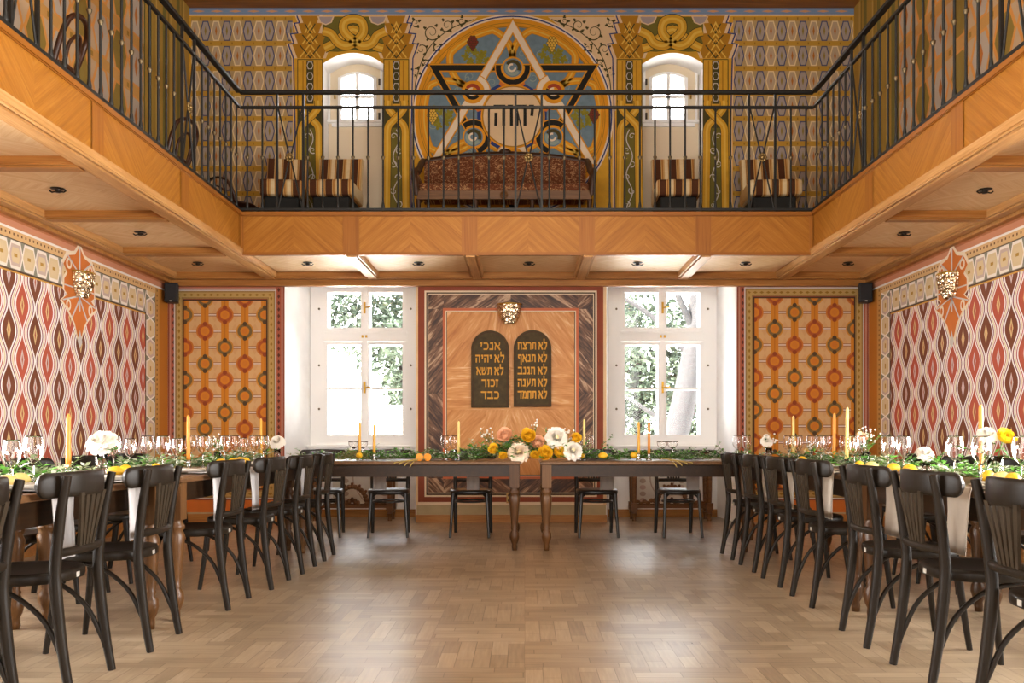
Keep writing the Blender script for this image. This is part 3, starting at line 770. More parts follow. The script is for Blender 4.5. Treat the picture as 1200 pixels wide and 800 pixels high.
# ------------------------------------------------------------------ windows
glassm,nt,b=newmat('window glass',0.03)
nt.nodes.remove(b); tr=nt.nodes.new('ShaderNodeBsdfTransparent'); gl=nt.nodes.new('ShaderNodeBsdfGlossy'); gl.inputs['Roughness'].default_value=0.03
lwn=nt.nodes.new('ShaderNodeLayerWeight'); lwn.inputs['Blend'].default_value=0.25
ms=nt.nodes.new('ShaderNodeMixShader'); e=E(nt,lwn.outputs['Fresnel'])*0.7; nt.links.new(e.k,ms.inputs[0])
nt.links.new(tr.outputs[0],ms.inputs[1]); nt.links.new(gl.outputs[0],ms.inputs[2]); nt.links.new(ms.outputs[0],nt.nodes['Material Output'].inputs[0])
brass=plain('brass','#c29a3e',0.3,metal=1.0)
bright_iron=plain('dark iron','#2a2622',0.4,metal=0.6)
def bigwindow(name,n,label):
    k=NB/1000; x0,x1=n[2]+.005,n[3]-.005; c=(x0+x1)/2
    Z=lambda py:1+(510-py)*k
    w=thing(name,label,'window',(c,NB+.02,.86)); tag(w,kind='structure')
    def B(nm,mb,m,bev=0): 
        mb.v=[(v[0]-c,v[1]-NB-.02,v[2]-.86) for v in mb.v]; return tag(mb.build(nm,m,w,bevel=bev),kind='structure')
    fr=MB(); hw=(x1-x0)/2
    fr.box(x0,c-.50,NB-.01,NB+.17,.86,ZN); fr.box(c+.50,x1,NB-.01,NB+.17,.86,ZN)
    fr.box(c-.50,c+.50,NB-.01,NB+.17,.86,Z(513)); fr.box(c-.50,c+.50,NB-.01,NB+.17,2.80,ZN)
    fr.box(c-.52,c+.52,NB-.035,NB+.17,Z(400),Z(388)); fr.box(c-.52,c+.52,NB-.05,NB,Z(391),Z(388.5))
    B('window_frame',fr,paintw)
    for (za,zb,bar) in ((Z(513),Z(400.5),Z(455.5)),(Z(387.5),2.80,None)):
        for s in (-1,1):
            sa=MB(); xa,xb=sorted((c+s*.012,c+s*.50)); t=.038
            for yy in (NB-.018,NB+.12):
                sa.box(xa,xa+t,yy,yy+.03,za,zb); sa.box(xb-t,xb,yy,yy+.03,za,zb)
                sa.box(xa+t,xb-t,yy,yy+.03,za,za+t); sa.box(xa+t,xb-t,yy,yy+.03,zb-t,zb)
                if bar: sa.box(xa+t,xb-t,yy+.004,yy+.026,bar-.011,bar+.011)
            B('sash',sa,paintw)
            pg=MB(); pg.box(xa+t,xb-t,NB-.004,NB,za+t,zb-t); pg.box(xa+t,xb-t,NB+.133,NB+.137,za+t,zb-t); B('pane',pg,glassm)
    mu=MB(); mu.box(c-.03,c+.03,NB-.03,NB-.004,Z(513),2.8); B('mullion',mu,paintw)
    hd=MB()
    for py in (454,361):
        z=Z(py); hd.box(c-.012,c+.012,NB-.045,NB-.028,z-.07,z+.07); hd.tube([(c,NB-.05,z),(c+.02,NB-.075,z),(c+.085,NB-.075,z+.005)],.009,6)
    hd.box(c-.035,c-.012,NB-.055,NB-.035,Z(396),Z(393)); hd.box(c+.012,c+.035,NB-.055,NB-.035,Z(396),Z(393))
    B('window_handle',hd,brass)
    hg=MB()
    for py in (362,428,479):
        for s in (-1,1): hg.sphere((c+s*.565,NB-.014,Z(py)),.014,8,5)
    B('hinge',hg,plain('grey hinge','#77705f',0.4,metal=.7))
    sl=MB(); sl.box(x0-.02,x1+.02,NB-.14,NB,.845,.88); sl.box(x0,x1,NB-.12,NB-.005,.80,.845); B('window_sill',sl,paintw,.006)
bigwindow('window_1',NL,'tall white double casement window left of the marbled pier')
bigwindow('window_2',NR,'tall white double casement window right of the marbled pier')
wincream=plain('cream window paint','#e8d8bb',0.5)
def smallwindow(name,ab,label,flip):
    a,b_=ab; c=(a+b_)/2; Y=DW+.30; k=Y/1000; zf=lambda py:1+(510-py)*k
    w=thing(name,label,'window',(c,Y,3.3)); tag(w,kind='structure')
    def B(nm,mb,m,bev=0):
        mb.v=[(v[0]-c,v[1]-Y,v[2]-3.3) for v in mb.v]; return tag(mb.build(nm,m,w,bevel=bev),kind='structure')
    px=lambda p:((1202-p if flip else p)-615)*k
    xa,xb=sorted((px(398.5),px(439.5))); z0,z1=zf(142),zf(86); cm=(xa+xb)/2
    pn=MB(); e=.003
    pn.box(a+e,xa,Y-.0,Y+.06,3.25,ZA); pn.box(xb,b_-e,Y,Y+.06,3.25,ZA); pn.box(xa,xb,Y,Y+.06,3.25,z0); 
    # arched head of the glazing
    arc=[(cm+(xb-xa)/2*t,z1-.06*t*t) for t in [-1+q/8 for q in range(17)]]
    pn.yprism(arc+[(xb,ZA),(xa,ZA)],Y,Y+.06)
    B('window_panel',pn,wincream)
    fr=MB(); t=.035
    pa,pb=sorted((px(386),px(447)))
    for x in (pa,pb): fr.box(x-.012,x+.012,Y-.02,Y,zf(142),zf(78))
    arc=[(a+(b_-a)*q/16,zf(72)-.10*(2*q/16-1)**2) for q in range(17)]
    fr.tube([(x,Y-.01,z) for x,z in arc],.016,6)
    fr.box(a+e,b_-e,Y-.06,Y,zf(145),zf(142)); fr.box(a+.05,b_-.05,Y-.035,Y,zf(149),zf(145))
    for x in (xa,xb): fr.box(x-.02,x+.02,Y-.025,Y+.03,z0,z1-.055)
    fr.box(cm-.02,cm+.02,Y-.02,Y+.03,z0,z1); fr.box(xa,xb,Y-.02,Y+.03,zf(114.5)-.014,zf(114.5)+.014)
    fr.box(xa,xb,Y-.02,Y+.03,z0-.015,z0+.015); fr.tube([(x,Y-.005,z) for x,z in [(cm+(xb-xa)/2*t_,z1-.06*t_*t_) for t_ in [-1+q/8 for q in range(17)]]],.018,6)
    B('window_frame',fr,paintw)
    pg=MB(); pg.box(xa,xb,Y+.012,Y+.016,z0,z1); B('pane',pg,glassm)
    h=MB(); xh=px(393) if not flip else px(393); zz=zf(112); h.box(xh-.01,xh+.01,Y-.035,Y-.02,zz-.05,zz+.05); h.tube([(xh,Y-.03,zz),(xh,Y-.06,zz),(xh+.06,Y-.06,zz)],.008,6); B('window_handle',h,brass)
    h=MB()
    for py in (97,137): 
        xh=px(445); h.box(xh-.012,xh+.012,Y-.03,Y-.02,zf(py)-.04,zf(py)+.04)
    B('hinge',h,plain('dark hinge','#4a4034',.5))
smallwindow('window_3',W3,'small arched gallery window left of the round painting',False)
smallwindow('window_4',W4,'small arched gallery window right of the round painting',True)

# ------------------------------------------------------------------ outside: pale ground, trees, an outbuilding and its garden wall
gm=plain('pale gravel',(0.82,0.81,0.78),0.95,var=0.12,vscale=2)  # unseen ground, whitened to bounce daylight up onto the gallery soffit
f=MB(); f.box(-40,40,NB+.3,70,-.3,-.02); tag(f.build('gravel_yard',gm),kind='structure')
bark=plain('grey bark',(0.015,0.0135,0.0135),0.9,var=0.3,vscale=14)
lf=[plain('leaf %s'%n,c,0.7) for n,c in (('mid',(0.030,0.044,0.025)),('light',(0.052,0.069,0.041)),('dark',(0.023,0.034,0.021)))]
def leafcloud(mb,c,rad,n,size,mats=3,rng=R):
    for _ in range(n):
        while True:
            p=Vector((rng.uniform(-1,1),rng.uniform(-1,1),rng.uniform(-1,1)))
            if 0.25<p.length<1: break
        q=Vector((c[0]+p.x*rad[0],c[1]+p.y*rad[1],c[2]+p.z*rad[2]))
        d=Vector((rng.gauss(0,1),rng.gauss(0,1),rng.gauss(-.2,.7))).normalized(); u=d.cross(Vector((rng.gauss(0,1),rng.gauss(0,1),rng.gauss(0,1)))).normalized()
        s=size*rng.uniform(.6,1.3); w=s*.42; n_=d.cross(u)
        mb.add([q,q+d*s*.5+u*w*.5+n_*s*.08,q+d*s,q+d*s*.5-u*w*.5+n_*s*.08],[(0,1,2),(0,2,3)],rng.randrange(mats))
def tree(label,x,y,trunk,clouds,rng):
    t=thing('tree',label,'tree',(x,y,-.02),0,'trees outside the windows')
    mb=MB()
    for path,rads in trunk: mb.tube(smooth_path(path,4),[rads[0]+(rads[1]-rads[0])*i/(4*(len(path)-1)) for i in range(4*(len(path)-1)+1)],9)
    mb.build('trunk',bark,t)
    mb=MB()
    for c,r,n,s in clouds: leafcloud(mb,c,r,n,s,3,rng)
    mb.build('foliage',lf,t)
def ex(px,py,D): return ((px-615)*D/1000,1+(510-py)*D/1000)
# leaning tree right
Dt=17.0; a=ex(790,520,Dt); b2=ex(812,420,Dt); c2=ex(828,300,Dt)
bx=a[0]-.25
tree('big tree with a leaning grey trunk behind the right window',bx,Dt,
  [([(0,0,-.1),(a[0]-bx,0,a[1]),(b2[0]-bx,0,b2[1]),(c2[0]-bx,0,c2[1]),(c2[0]-bx+.3,0,7)],(.28,.20)),
   ([(b2[0]-bx,0,b2[1]),(b2[0]-bx-.8,.2,b2[1]+.9),(b2[0]-bx-1.9,.4,b2[1]+1.6)],(.07,.03)),([(b2[0]-bx+.1,0,b2[1]+.4),(b2[0]-bx-.5,-.2,b2[1]+1.6),(b2[0]-bx-.9,.4,b2[1]+2.8)],(.08,.03)),
   ([(a[0]-bx,0,a[1]+.3),(a[0]-bx-1,.3,a[1]+1.0),(a[0]-bx-1.7,.3,a[1]+1.0)],(.05,.02))],
  [((-1.6,1.3,5.4),(1.9,1.0,1.3),2600,.22),((1.6,1.5,5.6),(1.8,1.0,1.5),2000,.22),((-1.5,1.8,3.2),(1.5,1.0,1.2),1600,.22)],R)
tree('leafy tree behind the left sash of the right window',2.9,22.4,[([(0,0,0),(.1,0,2),(-.1,0,4.5)],(.2,.1))],
  [((0,0,3.2),(1.9,1.2,1.7),3000,.24),((.4,0,1.4),(2.4,1.0,1.3),2600,.22),((2.0,.4,2.4),(1.5,.8,2.2),2000,.22)],R)
tree('dense tree filling the top of the left window',-4.9,26,[([(0,0,0),(.1,0,2.5),(0,0,5)],(.25,.12))],
  [((0,0,5.6),(2.6,1.4,2.2),4600,.26),((1.1,-.6,3.7),(1.4,1,1.2),1600,.24)],R)
tree('bush beside the outbuilding at the right of the left window',-2.65,18.2,[([(0,0,0),(.05,0,1.5),(0,0,2.6)],(.1,.05))],
  [((.15,0,2.4),(.55,.5,1.3),1300,.20),((.3,0,1.2),(.4,.4,1.0),900,.18)],R)
hs=thing('outbuilding','white outbuilding with a grey sloping roof seen through left window','building',(-4.2,20,-.02))
mb=MB(); mb.box(-2.6,1.2,0,3,0,2.15); mb.yprism([(-2.6,2.15),(1.2,2.15),(-.2,2.75),(-2.6,3.6)],0,3); mb.build('wall',white,hs)
mb=MB(); mb.yprism([(-2.8,3.75),(1.35,2.12),(1.35,2.02),(-2.8,3.63)],-.25,3.2); mb.build('roof',plain('grey roof',(0.035,0.034,0.033),.7),hs)
gw=thing('garden_wall','pale stone garden wall seen through left window','wall',(-2.7,17.2,-.02))
mb=MB()
for r_ in range(7):
    for q in range(5):
        mb.box(-.9+q*.33+(r_%2)*.1,-.9+q*.33+.31+(r_%2)*.1,-.1+R.uniform(-.02,.02),.15,r_*.22,r_*.22+.205)
mb.build('stones',plain('pale stone','#cfc9bd',.9,var=.2),gw,bevel=.015)
mb=MB(); mb.box(-.95,.95,-.16,.2,1.54,1.62); mb.build('coping',plain('pale coping','#d8d4cc',.9),gw,bevel=.01)

# ------------------------------------------------------------------ railings
iron=plain('black iron',(0.022,0.022,0.02),0.42,metal=0.35,spec=0.4)
rosem=plain('aged brass',(0.36,0.25,0.10),0.4,metal=0.9)
knotm=plain('dull bronze',(0.16,0.12,0.065),0.45,metal=0.7)
def railing(label,P0,P1,posts,n,skipends=(False,False)):
    """P0->P1 plan points, posts: distances of the rosette pairs along the rail"""
    v=Vector((P1[0]-P0[0],P1[1]-P0[1],0)); L=v.length; d=v/L; nrm=Vector((-d.y,d.x,0))
    o=thing('railing',label,'railing',(P0[0],P0[1],ZG+.015),math.atan2(d.y,d.x),'iron railings of the gallery')
    H=4.42-ZG-.015; zt=4.265-ZG-.015; zk=3.765-ZG-.015
    mb=MB(); mb.box(0,L,-.028,.028,H-.022,H+.012); mb.build('handrail',iron,o,bevel=.008)
    mb=MB(); mb.box(0,L,-.014,.014,zt-.012,zt+.012); mb.build('top_rail',iron,o)
    mb=MB(); mb.box(0,L,-.018,.018,.02,.045); mb.build('bottom_rail',iron,o)
    for s in posts:
        for q in (-.13,.13):
            mb=MB(); mb.box(s+q-.011,s+q+.011,-.011,.011,-.012,H-.02); mb.build('post',iron,o)
        mb=MB()
        for a,b in ((-.12,.12),(.12,-.12)):
            mb.tube([(s+a,0,zt),(s+a*.15,.0,zk+.06),(s+a*.15 if False else s,0,zk),(s+b*.15*-1,0,zk-.06),(s+a,0,.04)],.008,6)
        st_=mb.build('strut',iron,o)
        mb=MB()
        for k in range(8):
            a=k*PI/4; mb.sphere((s+.033*math.cos(a),-.012,zk+.033*math.sin(a)),(.016,.012,.016),7,5)
        mb.sphere((s,-.02,zk),.02,8,6); mb.build('rosette',rosem,st_)
    st=L/n
    for k in range(n):
        x=(k+.5)*st
        if any(abs(x-s)<.17 for s in posts): continue
        mb=MB(); mb.tube([(x,0,.04),(x,0,zt-.01)],.0095,6)
        mb.lathe([(.010,.045),(.017,.055),(.013,.09),(.010,.11)],(x,0,0),8,0)
        bal=mb.build('baluster',iron,o)
        mb=MB(); mb.lathe([(.009,zk-.022),(.014,zk-.012),(.019,zk+.002),(.020,zk+.012),(.009,zk+.016)],(x,0,0),8); mb.build('knot',knotm,bal)
    return o
YR=GF+.03
xr=lambda px:(px-615)*YR/1000
railing('black iron railing along the front of the end gallery',(GL-.02,YR),(GR+.02,YR),[xr(340)-GL+.02,xr(619.5)-GL+.02,xr(893)-GL+.02],38)
railing('black iron railing along the left side gallery',(GL-.02,1.0),(GL-.02,YR-.02),[7.2-1,4.84-1,2.48-1],50)
railing('black iron railing along the right side gallery',(GR+.02,1.0),(GR+.02,YR-.02),[7.38-1,5.02-1,2.66-1],50)

# ------------------------------------------------------------------ wall fittings
def basemb(shift): return None
sconcegold=plain('gold sequin',(0.80,0.67,0.46),0.25,metal=1.0)
strapm=[orange,creamw,silver]
def sconce(label,loc,rz):
    o=thing('wall_sconce',label,'wall lamp',loc,rz,'gold wall lamps')
    mb=MB()                                                # half bowl of gold discs
    rng=random.Random(5)
    for i in range(9):
        z=.10-.024*i; rr=.135*(1-.45*(i/8)**2.2)
        m=max(4,int(rr*PI/.03))
        for k in range(m+1):
            a=PI+PI*k/m+rng.uniform(-.05,.05); p=Vector((rr*math.cos(a),rr*.85*math.sin(a),z+rng.uniform(-.006,.006)))
            nn=Vector((math.cos(a)+rng.uniform(-.4,.4),math.sin(a),rng.uniform(-.5,.3))).normalized()
            u=nn.cross(Vector((0,0,1))).normalized(); w=nn.cross(u)
            r_=.019; mb.add([p+u*r_*math.cos(t)+w*r_*math.sin(t) for t in [2*PI*q/7 for q in range(7)]]+[p+nn*.006],[(q,(q+1)%7,7) for q in range(7)],0)
    mb.build('shade',sconcegold,o)
    mb=MB(); mb.tube([(.14*math.cos(a),.12*math.sin(a),.115) for a in [PI+PI*k/14 for k in range(15)]],.008,6); mb.build('rim',brass,o)
    mb=MB(); mb.box(-.09,.09,-.018,-.001,-.06,.11); mb.build('back_plate',sconcegold,o,bevel=.004)
zsc=2.375
sconce('gold beaded wall lamp on the left ogee-patterned wall',(XL+.012,7.85,zsc),PI/2)
sconce('gold beaded wall lamp on the right ogee-patterned wall',(XR-.012,7.88,zsc),-PI/2)
sconce('gold beaded wall lamp above the two stone tablets',(wx(597),DW-.014,2.385),0)
# painted strapwork behind the two side lamps
def strap(name,X,s,Y,parent):
    mb=MB()
    def P(u,v,l): return (X+s*(.002+.0015*l),Y+u*1.38,zsc+(v if v>0 else v*.78))
    base=[(0,.36),(.06,.27),(.15,.24),(.20,.15),(.15,.08),(.19,.02),(.19,-.10),(.15,-.14),(.22,-.22),(.15,-.30),(.10,-.38),(.06,-.46),(.03,-.58),(0,-.66)]
    full=base+[(-u,v) for u,v in reversed(base[1:-1])]
    def scl(f): return [(u*f if u else u,v+(f-1)*(v+.1)) for u,v in full]
    mb.poly([P(u,v,1) for u,v in scl(1.09)],1); mb.poly([P(u,v,2) for u,v in full],0)
    def line(a,b,w=.008,l=3,m=2):
        d=Vector((b[0]-a[0],b[1]-a[1])).normalized(); n=Vector((-d.y,d.x))*w
        mb.poly([P(a[0]+n.x,a[1]+n.y,l),P(b[0]+n.x,b[1]+n.y,l),P(b[0]-n.x,b[1]-n.y,l),P(a[0]-n.x,a[1]-n.y,l)],m)
    for q in (-1,1):
        line((0,.10),(q*.15,.24)); line((0,-.12),(q*.21,-.22)); line((q*.05,-.28),(q*.10,-.40)); line((0,-.15),(q*.05,-.28)); line((0,-.5),(q*.05,-.28)) if False else None
        for (cu,cv,ru,rv) in ((q*.135,.17,.035,.05),(q*.14,-.26,.03,.07)):
            mb.poly([P(cu+ru*math.cos(t),cv+rv*math.sin(t),3) for t in [2*PI*i/14 for i in range(14)]],1)
            mb.poly([P(cu+ru*.5*math.cos(t),cv+rv*.55*math.sin(t),4) for t in [2*PI*i/14 for i in range(14)]],0)
    line((0,.36),(0,.05)); line((0,-.10),(0,-.30)); line((-.19,-.04),(.19,-.04))
    mb.poly([P(u,v,4) for u,v in ((-.03,-.66),(0,-.52),(.03,-.66),(0,-.74))],2)
    tag(mb.build(name,strapm,parent),kind='structure')
strap('painted_strapwork',XL,1,7.85,wl); strap('painted_strapwork',XR,-1,7.88,wr)
# stone tablets
stone=plain('dark olive slate','#46391c',0.6,var=0.25,vscale=18)
giltm=plain('gilt lettering','#c9912f',0.5,metal=.2)
def tablet(label,p0,p1,pt,pb,lines):
    c=(wx(p0)+wx(p1))/2; hw=(wx(p1)-wx(p0))/2; z0,z1=wz(pb),wz(pt)
    o=thing('stone_tablet',label,'tablet',(c,DW-.0125,z0),0,'stone tablets on the marbled pier')
    H=z1-z0
    def out(i): 
        r=hw-i; return [(r*math.cos(a),H-hw+ (r)*math.sin(a)) for a in [PI*k/20 for k in range(21)]]+[(-r,i),(r,i)]
    mb=MB(); mb.yprism(out(0),-.035,0); slab=mb.build('slab',stone,o,bevel=.006)
    mb=MB(); ii,oo=out(.026),out(.018)
    n=len(ii); mb.add([(x,-.0365,z) for x,z in ii]+[(x,-.0365,z) for x,z in oo],[(k,(k+1)%n,n+(k+1)%n,n+k) for k in range(n)]); mb.build('border_line',darkline,o)
    for txt,py,w in lines:
        t=lettering('lettering',txt,0,wz(py)-z0,.086,-.0385,giltm,slab,w)
tablet('arched dark tablet with gilt letters, left of the pair',552.5,596.5,387.5,477.5,[('\u05d0\u05e0\u05db\u05d9',406,.235),('\u05dc\u05d0 \u05d9\u05d4\u05d9\u05d4',420.5,.33),('\u05dc\u05d0 \u05ea\u05e9\u05d0',435,.31),('\u05d6\u05db\u05d5\u05e8',449,.19),('\u05db\u05d1\u05d3',463,.205)])
tablet('arched dark tablet with gilt letters, right of the pair',602,646,387,476.5,[('\u05dc\u05d0 \u05ea\u05e8\u05e6\u05d7',405.5,.335),('\u05dc\u05d0 \u05ea\u05e0\u05d0\u05e3',420,.335),('\u05dc\u05d0 \u05ea\u05d2\u05e0\u05d1',434.5,.335),('\u05dc\u05d0 \u05ea\u05e2\u05e0\u05d4',448.5,.335),('\u05dc\u05d0 \u05ea\u05d7\u05de\u05d3',462.5,.335)])
# loudspeakers
plas=plain('black plastic',(0.015,0.015,0.016),0.45)
grille=plain('black speaker cloth',(0.025,0.025,0.027),0.8)
def speaker(label,x,rz):
    o=thing('loudspeaker',label,'speaker',(x,DW-.20,2.50),rz,'small loudspeakers in the corners')
    mb=MB(); mb.prism([(-.075,.0),(.075,0),(.055,.13),(-.055,.13)],0,.22); mb.build('cabinet',plas,o,bevel=.01)
    mb=MB(); mb.box(-.063,.063,-.008,.002,.03,.205); gr_=mb.build('grille',grille,o,bevel=.004)
    mb=MB(); mb.box(-.012,.012,-.011,-.006,.008,.018); mb.build('badge',silver,gr_)
    mb=MB(); mb.tube([(0,.12,.11),(0,.17,.11),(0,.19,.15)],.014,7); mb.build('bracket',plas,o)
speaker('small black loudspeaker under the gallery in the left corner',wx(197)*.972,.15)
speaker('small black loudspeaker under the gallery in the right corner',wx(1018)*.972,-.15)
# ceiling spotlights
spotm=plain('dark bronze fitting',(0.03,0.024,0.018),0.35,metal=.6)
def spot(label,x,y):
    o=thing('ceiling_spotlight',label,'spotlight',(x,y,ZC+.038),0,'dark spotlights in the gallery soffit')
    mb=MB(); mb.lathe([(.0,-.008),(.035,-.008),(.048,-.005),(.052,0)],(0,0,0),18); mb.build('ring',spotm,o)
    mb=MB(); mb.lathe([(.0,-.030),(.018,-.030),(.022,-.008)],(0,0,0),12)
    for s in (-1,1): mb.tube([(s*.018,0,-.022),(s*.045,0,-.026),(s*.062,0,-.014)],.006,6)
    mb.build('lamp_holder',spotm,o)
nth=['first','second','third','fourth','fifth','sixth','seventh','eighth','ninth','tenth','eleventh','twelfth','thirteenth','fourteenth','fifteenth','sixteenth']
for k,x in enumerate((-2.31,-1.13,.045,1.2,2.35)): spot('dark soffit spotlight of the end gallery, %s from the left'%nth[k],x,9.08)
for k,y in enumerate((9.08,7.72,6.36)): spot('dark spotlight under the left side gallery, %s from the end wall'%nth[k],-3.48,y)
for k,y in enumerate((9.08,7.74,6.38)): spot('dark spotlight under the right side gallery, %s from the end wall'%nth[k],3.44,y)
# socket on the pier
o=thing('wall_outlet','brass wall outlet low on the marbled pier behind the head table','outlet',(wx(597),DW-.012,wz(583)))
mb=MB(); mb.box(-.035,.035,-.012,0,-.06,.06); mb.build('cover_plate',plain('dull brass','#b9935a',.4,metal=.4),o,bevel=.004)
mb=MB()
for z in (-.03,.03): mb.lathe([(.0,-.0135),(.018,-.0135),(.02,-.012)],(0,0,z),12,axis='y')
mb.build('socket',darkline,o)
# ------------------------------------------------------------------ tables
tablew=grainmat('dark stained table wood',[(0.3,'#1c120a'),(0.5,'#2b1b0d'),(0.75,'#3c2614')],0.35,24,1.4,uv=False,ax='yxz')
tablelt=grainmat('brown turned leg wood',[(0.3,'#4a3019'),(0.5,'#624224'),(0.75,'#7a5632')],0.35,20,1.4,uv=False,ax='zxy')
tabledk=grainmat('dark turned leg wood',[(0.3,'#33200f'),(0.5,'#4b3018'),(0.75,'#634323')],0.35,20,1.4,uv=False,ax='zxy')
tabtop=grainmat('polished table top wood',[(0.3,'#4e3520'),(0.5,'#684a30'),(0.75,'#806244')],0.28,24,1.4,uv=False,ax='yxz')
TZ=0.775
LEGP=[(.0,0),(.021,0),(.024,.03),(.022,.055),(.034,.08),(.043,.115),(.040,.15),(.024,.175),(.030,.19),(.024,.20),(.031,.24),(.043,.40),(.047,.46),(.036,.485),(.046,.50),(.046,.515),(.034,.53),(.040,.55)]
def table(label,cx,cy,lx,ly,legm,apron,rz=0.0,ins=.075,group='long banquet tables'):
    o=thing('banquet_table',label,'table',(cx,cy,0),rz,group)
    mb=MB(); mb.box(-lx/2,lx/2,-ly/2,ly/2,TZ-.03,TZ); mb.build('tabletop',tabtop,o,bevel=.007)
    ax,ay=lx/2-ins,ly/2-ins
    mb=MB()
    for s in (-1,1):
        mb.box(-ax,ax,s*ay-.012,s*ay+.012,TZ-.135,TZ-.03); mb.box(s*ax-.012,s*ax+.012,-ay,ay,TZ-.135,TZ-.03)
    mb.build('apron',apron,o)
    for sx in (-1,1):
        for sy in (-1,1):
            mb=MB(); mb.lathe(LEGP,(sx*ax,sy*ay,0),14); mb.box(sx*ax-.042,sx*ax+.042,sy*ay-.042,sy*ay+.042,.545,TZ-.03); mb.build('leg',legm,o)
    return o
# head table: two tables butted together in front of the pier
table('left half of the head table, dark with turned legs, below the tablets',-1.075,7.79,2.08,.82,tabledk,tablew,ins=.055)
table('right half of the head table, dark with turned legs, below the tablets',1.175,7.79,2.08,.82,tablelt,tablew,ins=.055)
# side tables
table('left long table nearest to the end wall, brown turned legs',-2.235,5.93,.82,2.76,tablelt,tablew,ins=.06)
table('left long table nearest to the camera, brown turned legs',-2.285,3.20,.82,2.54,tablelt,tablew,ins=.06)
table('right long table nearest to the end wall, dark turned legs',2.235,6.08,.82,2.56,tabledk,tablew,ins=.06)
table('right long table nearest to the camera, dark turned legs',2.235,3.48,.82,2.55,tabledk,tablew)

# ------------------------------------------------------------------ bentwood chairs
chw=grainmat('dark brown chair wood',[(0.3,(0.009,0.0065,0.0045)),(0.5,(0.016,0.0115,0.0075)),(0.75,(0.024,0.0175,0.011))],0.40,30,2,uv=False,ax='zxy',spec=0.18)
chw2=grainmat('worn brown splat wood',[(0.3,(0.022,0.016,0.010)),(0.5,(0.038,0.028,0.018)),(0.75,(0.062,0.046,0.030))],0.42,40,2,uv=False,ax='zxy',spec=0.18)
chblk=grainmat('black chair wood',[(0.3,(0.012,0.010,0.008)),(0.6,(0.022,0.018,0.014)),(0.8,(0.04,0.032,0.024))],0.3,30,2,uv=False,ax='zxy',spec=0.5)
sticker=plain('pale seat label','#b8b4aa',0.5)
def crest(mb,yb,z0,z1,half,depth,th):
    rings=[]; N=34
    for i in range(N+1):
        t=math.sin(PI/2*(-1+2*i/N)); x=half*t; y=yb+depth*abs(t)**2.2
        h=(z1-z0)*(1 if abs(t)<.90 else math.sqrt(max(0.03,1-((abs(t)-.90)/.1005)**2)))
        zc=(z0+z1)/2-.006*t*t; tw=th*(1+.35*max(0,abs(t)-.6)/.4)
        slope=math.atan2(depth*2.2*abs(t)**1.2*(1 if t>0 else -1),half); nx,ny=-math.sin(slope),math.cos(slope)
        ring=[]
        for k in range(14):
            a=2*PI*k/14+PI/14; ca,sa=math.cos(a),math.sin(a)
            cu=math.copysign(abs(ca)**.6,ca)*tw/2; sv=math.copysign(abs(sa)**.45,sa)*h/2
            ring.append((x+nx*cu,y+ny*cu,zc+sv))
        rings.append(ring)
    mb.loft(rings)
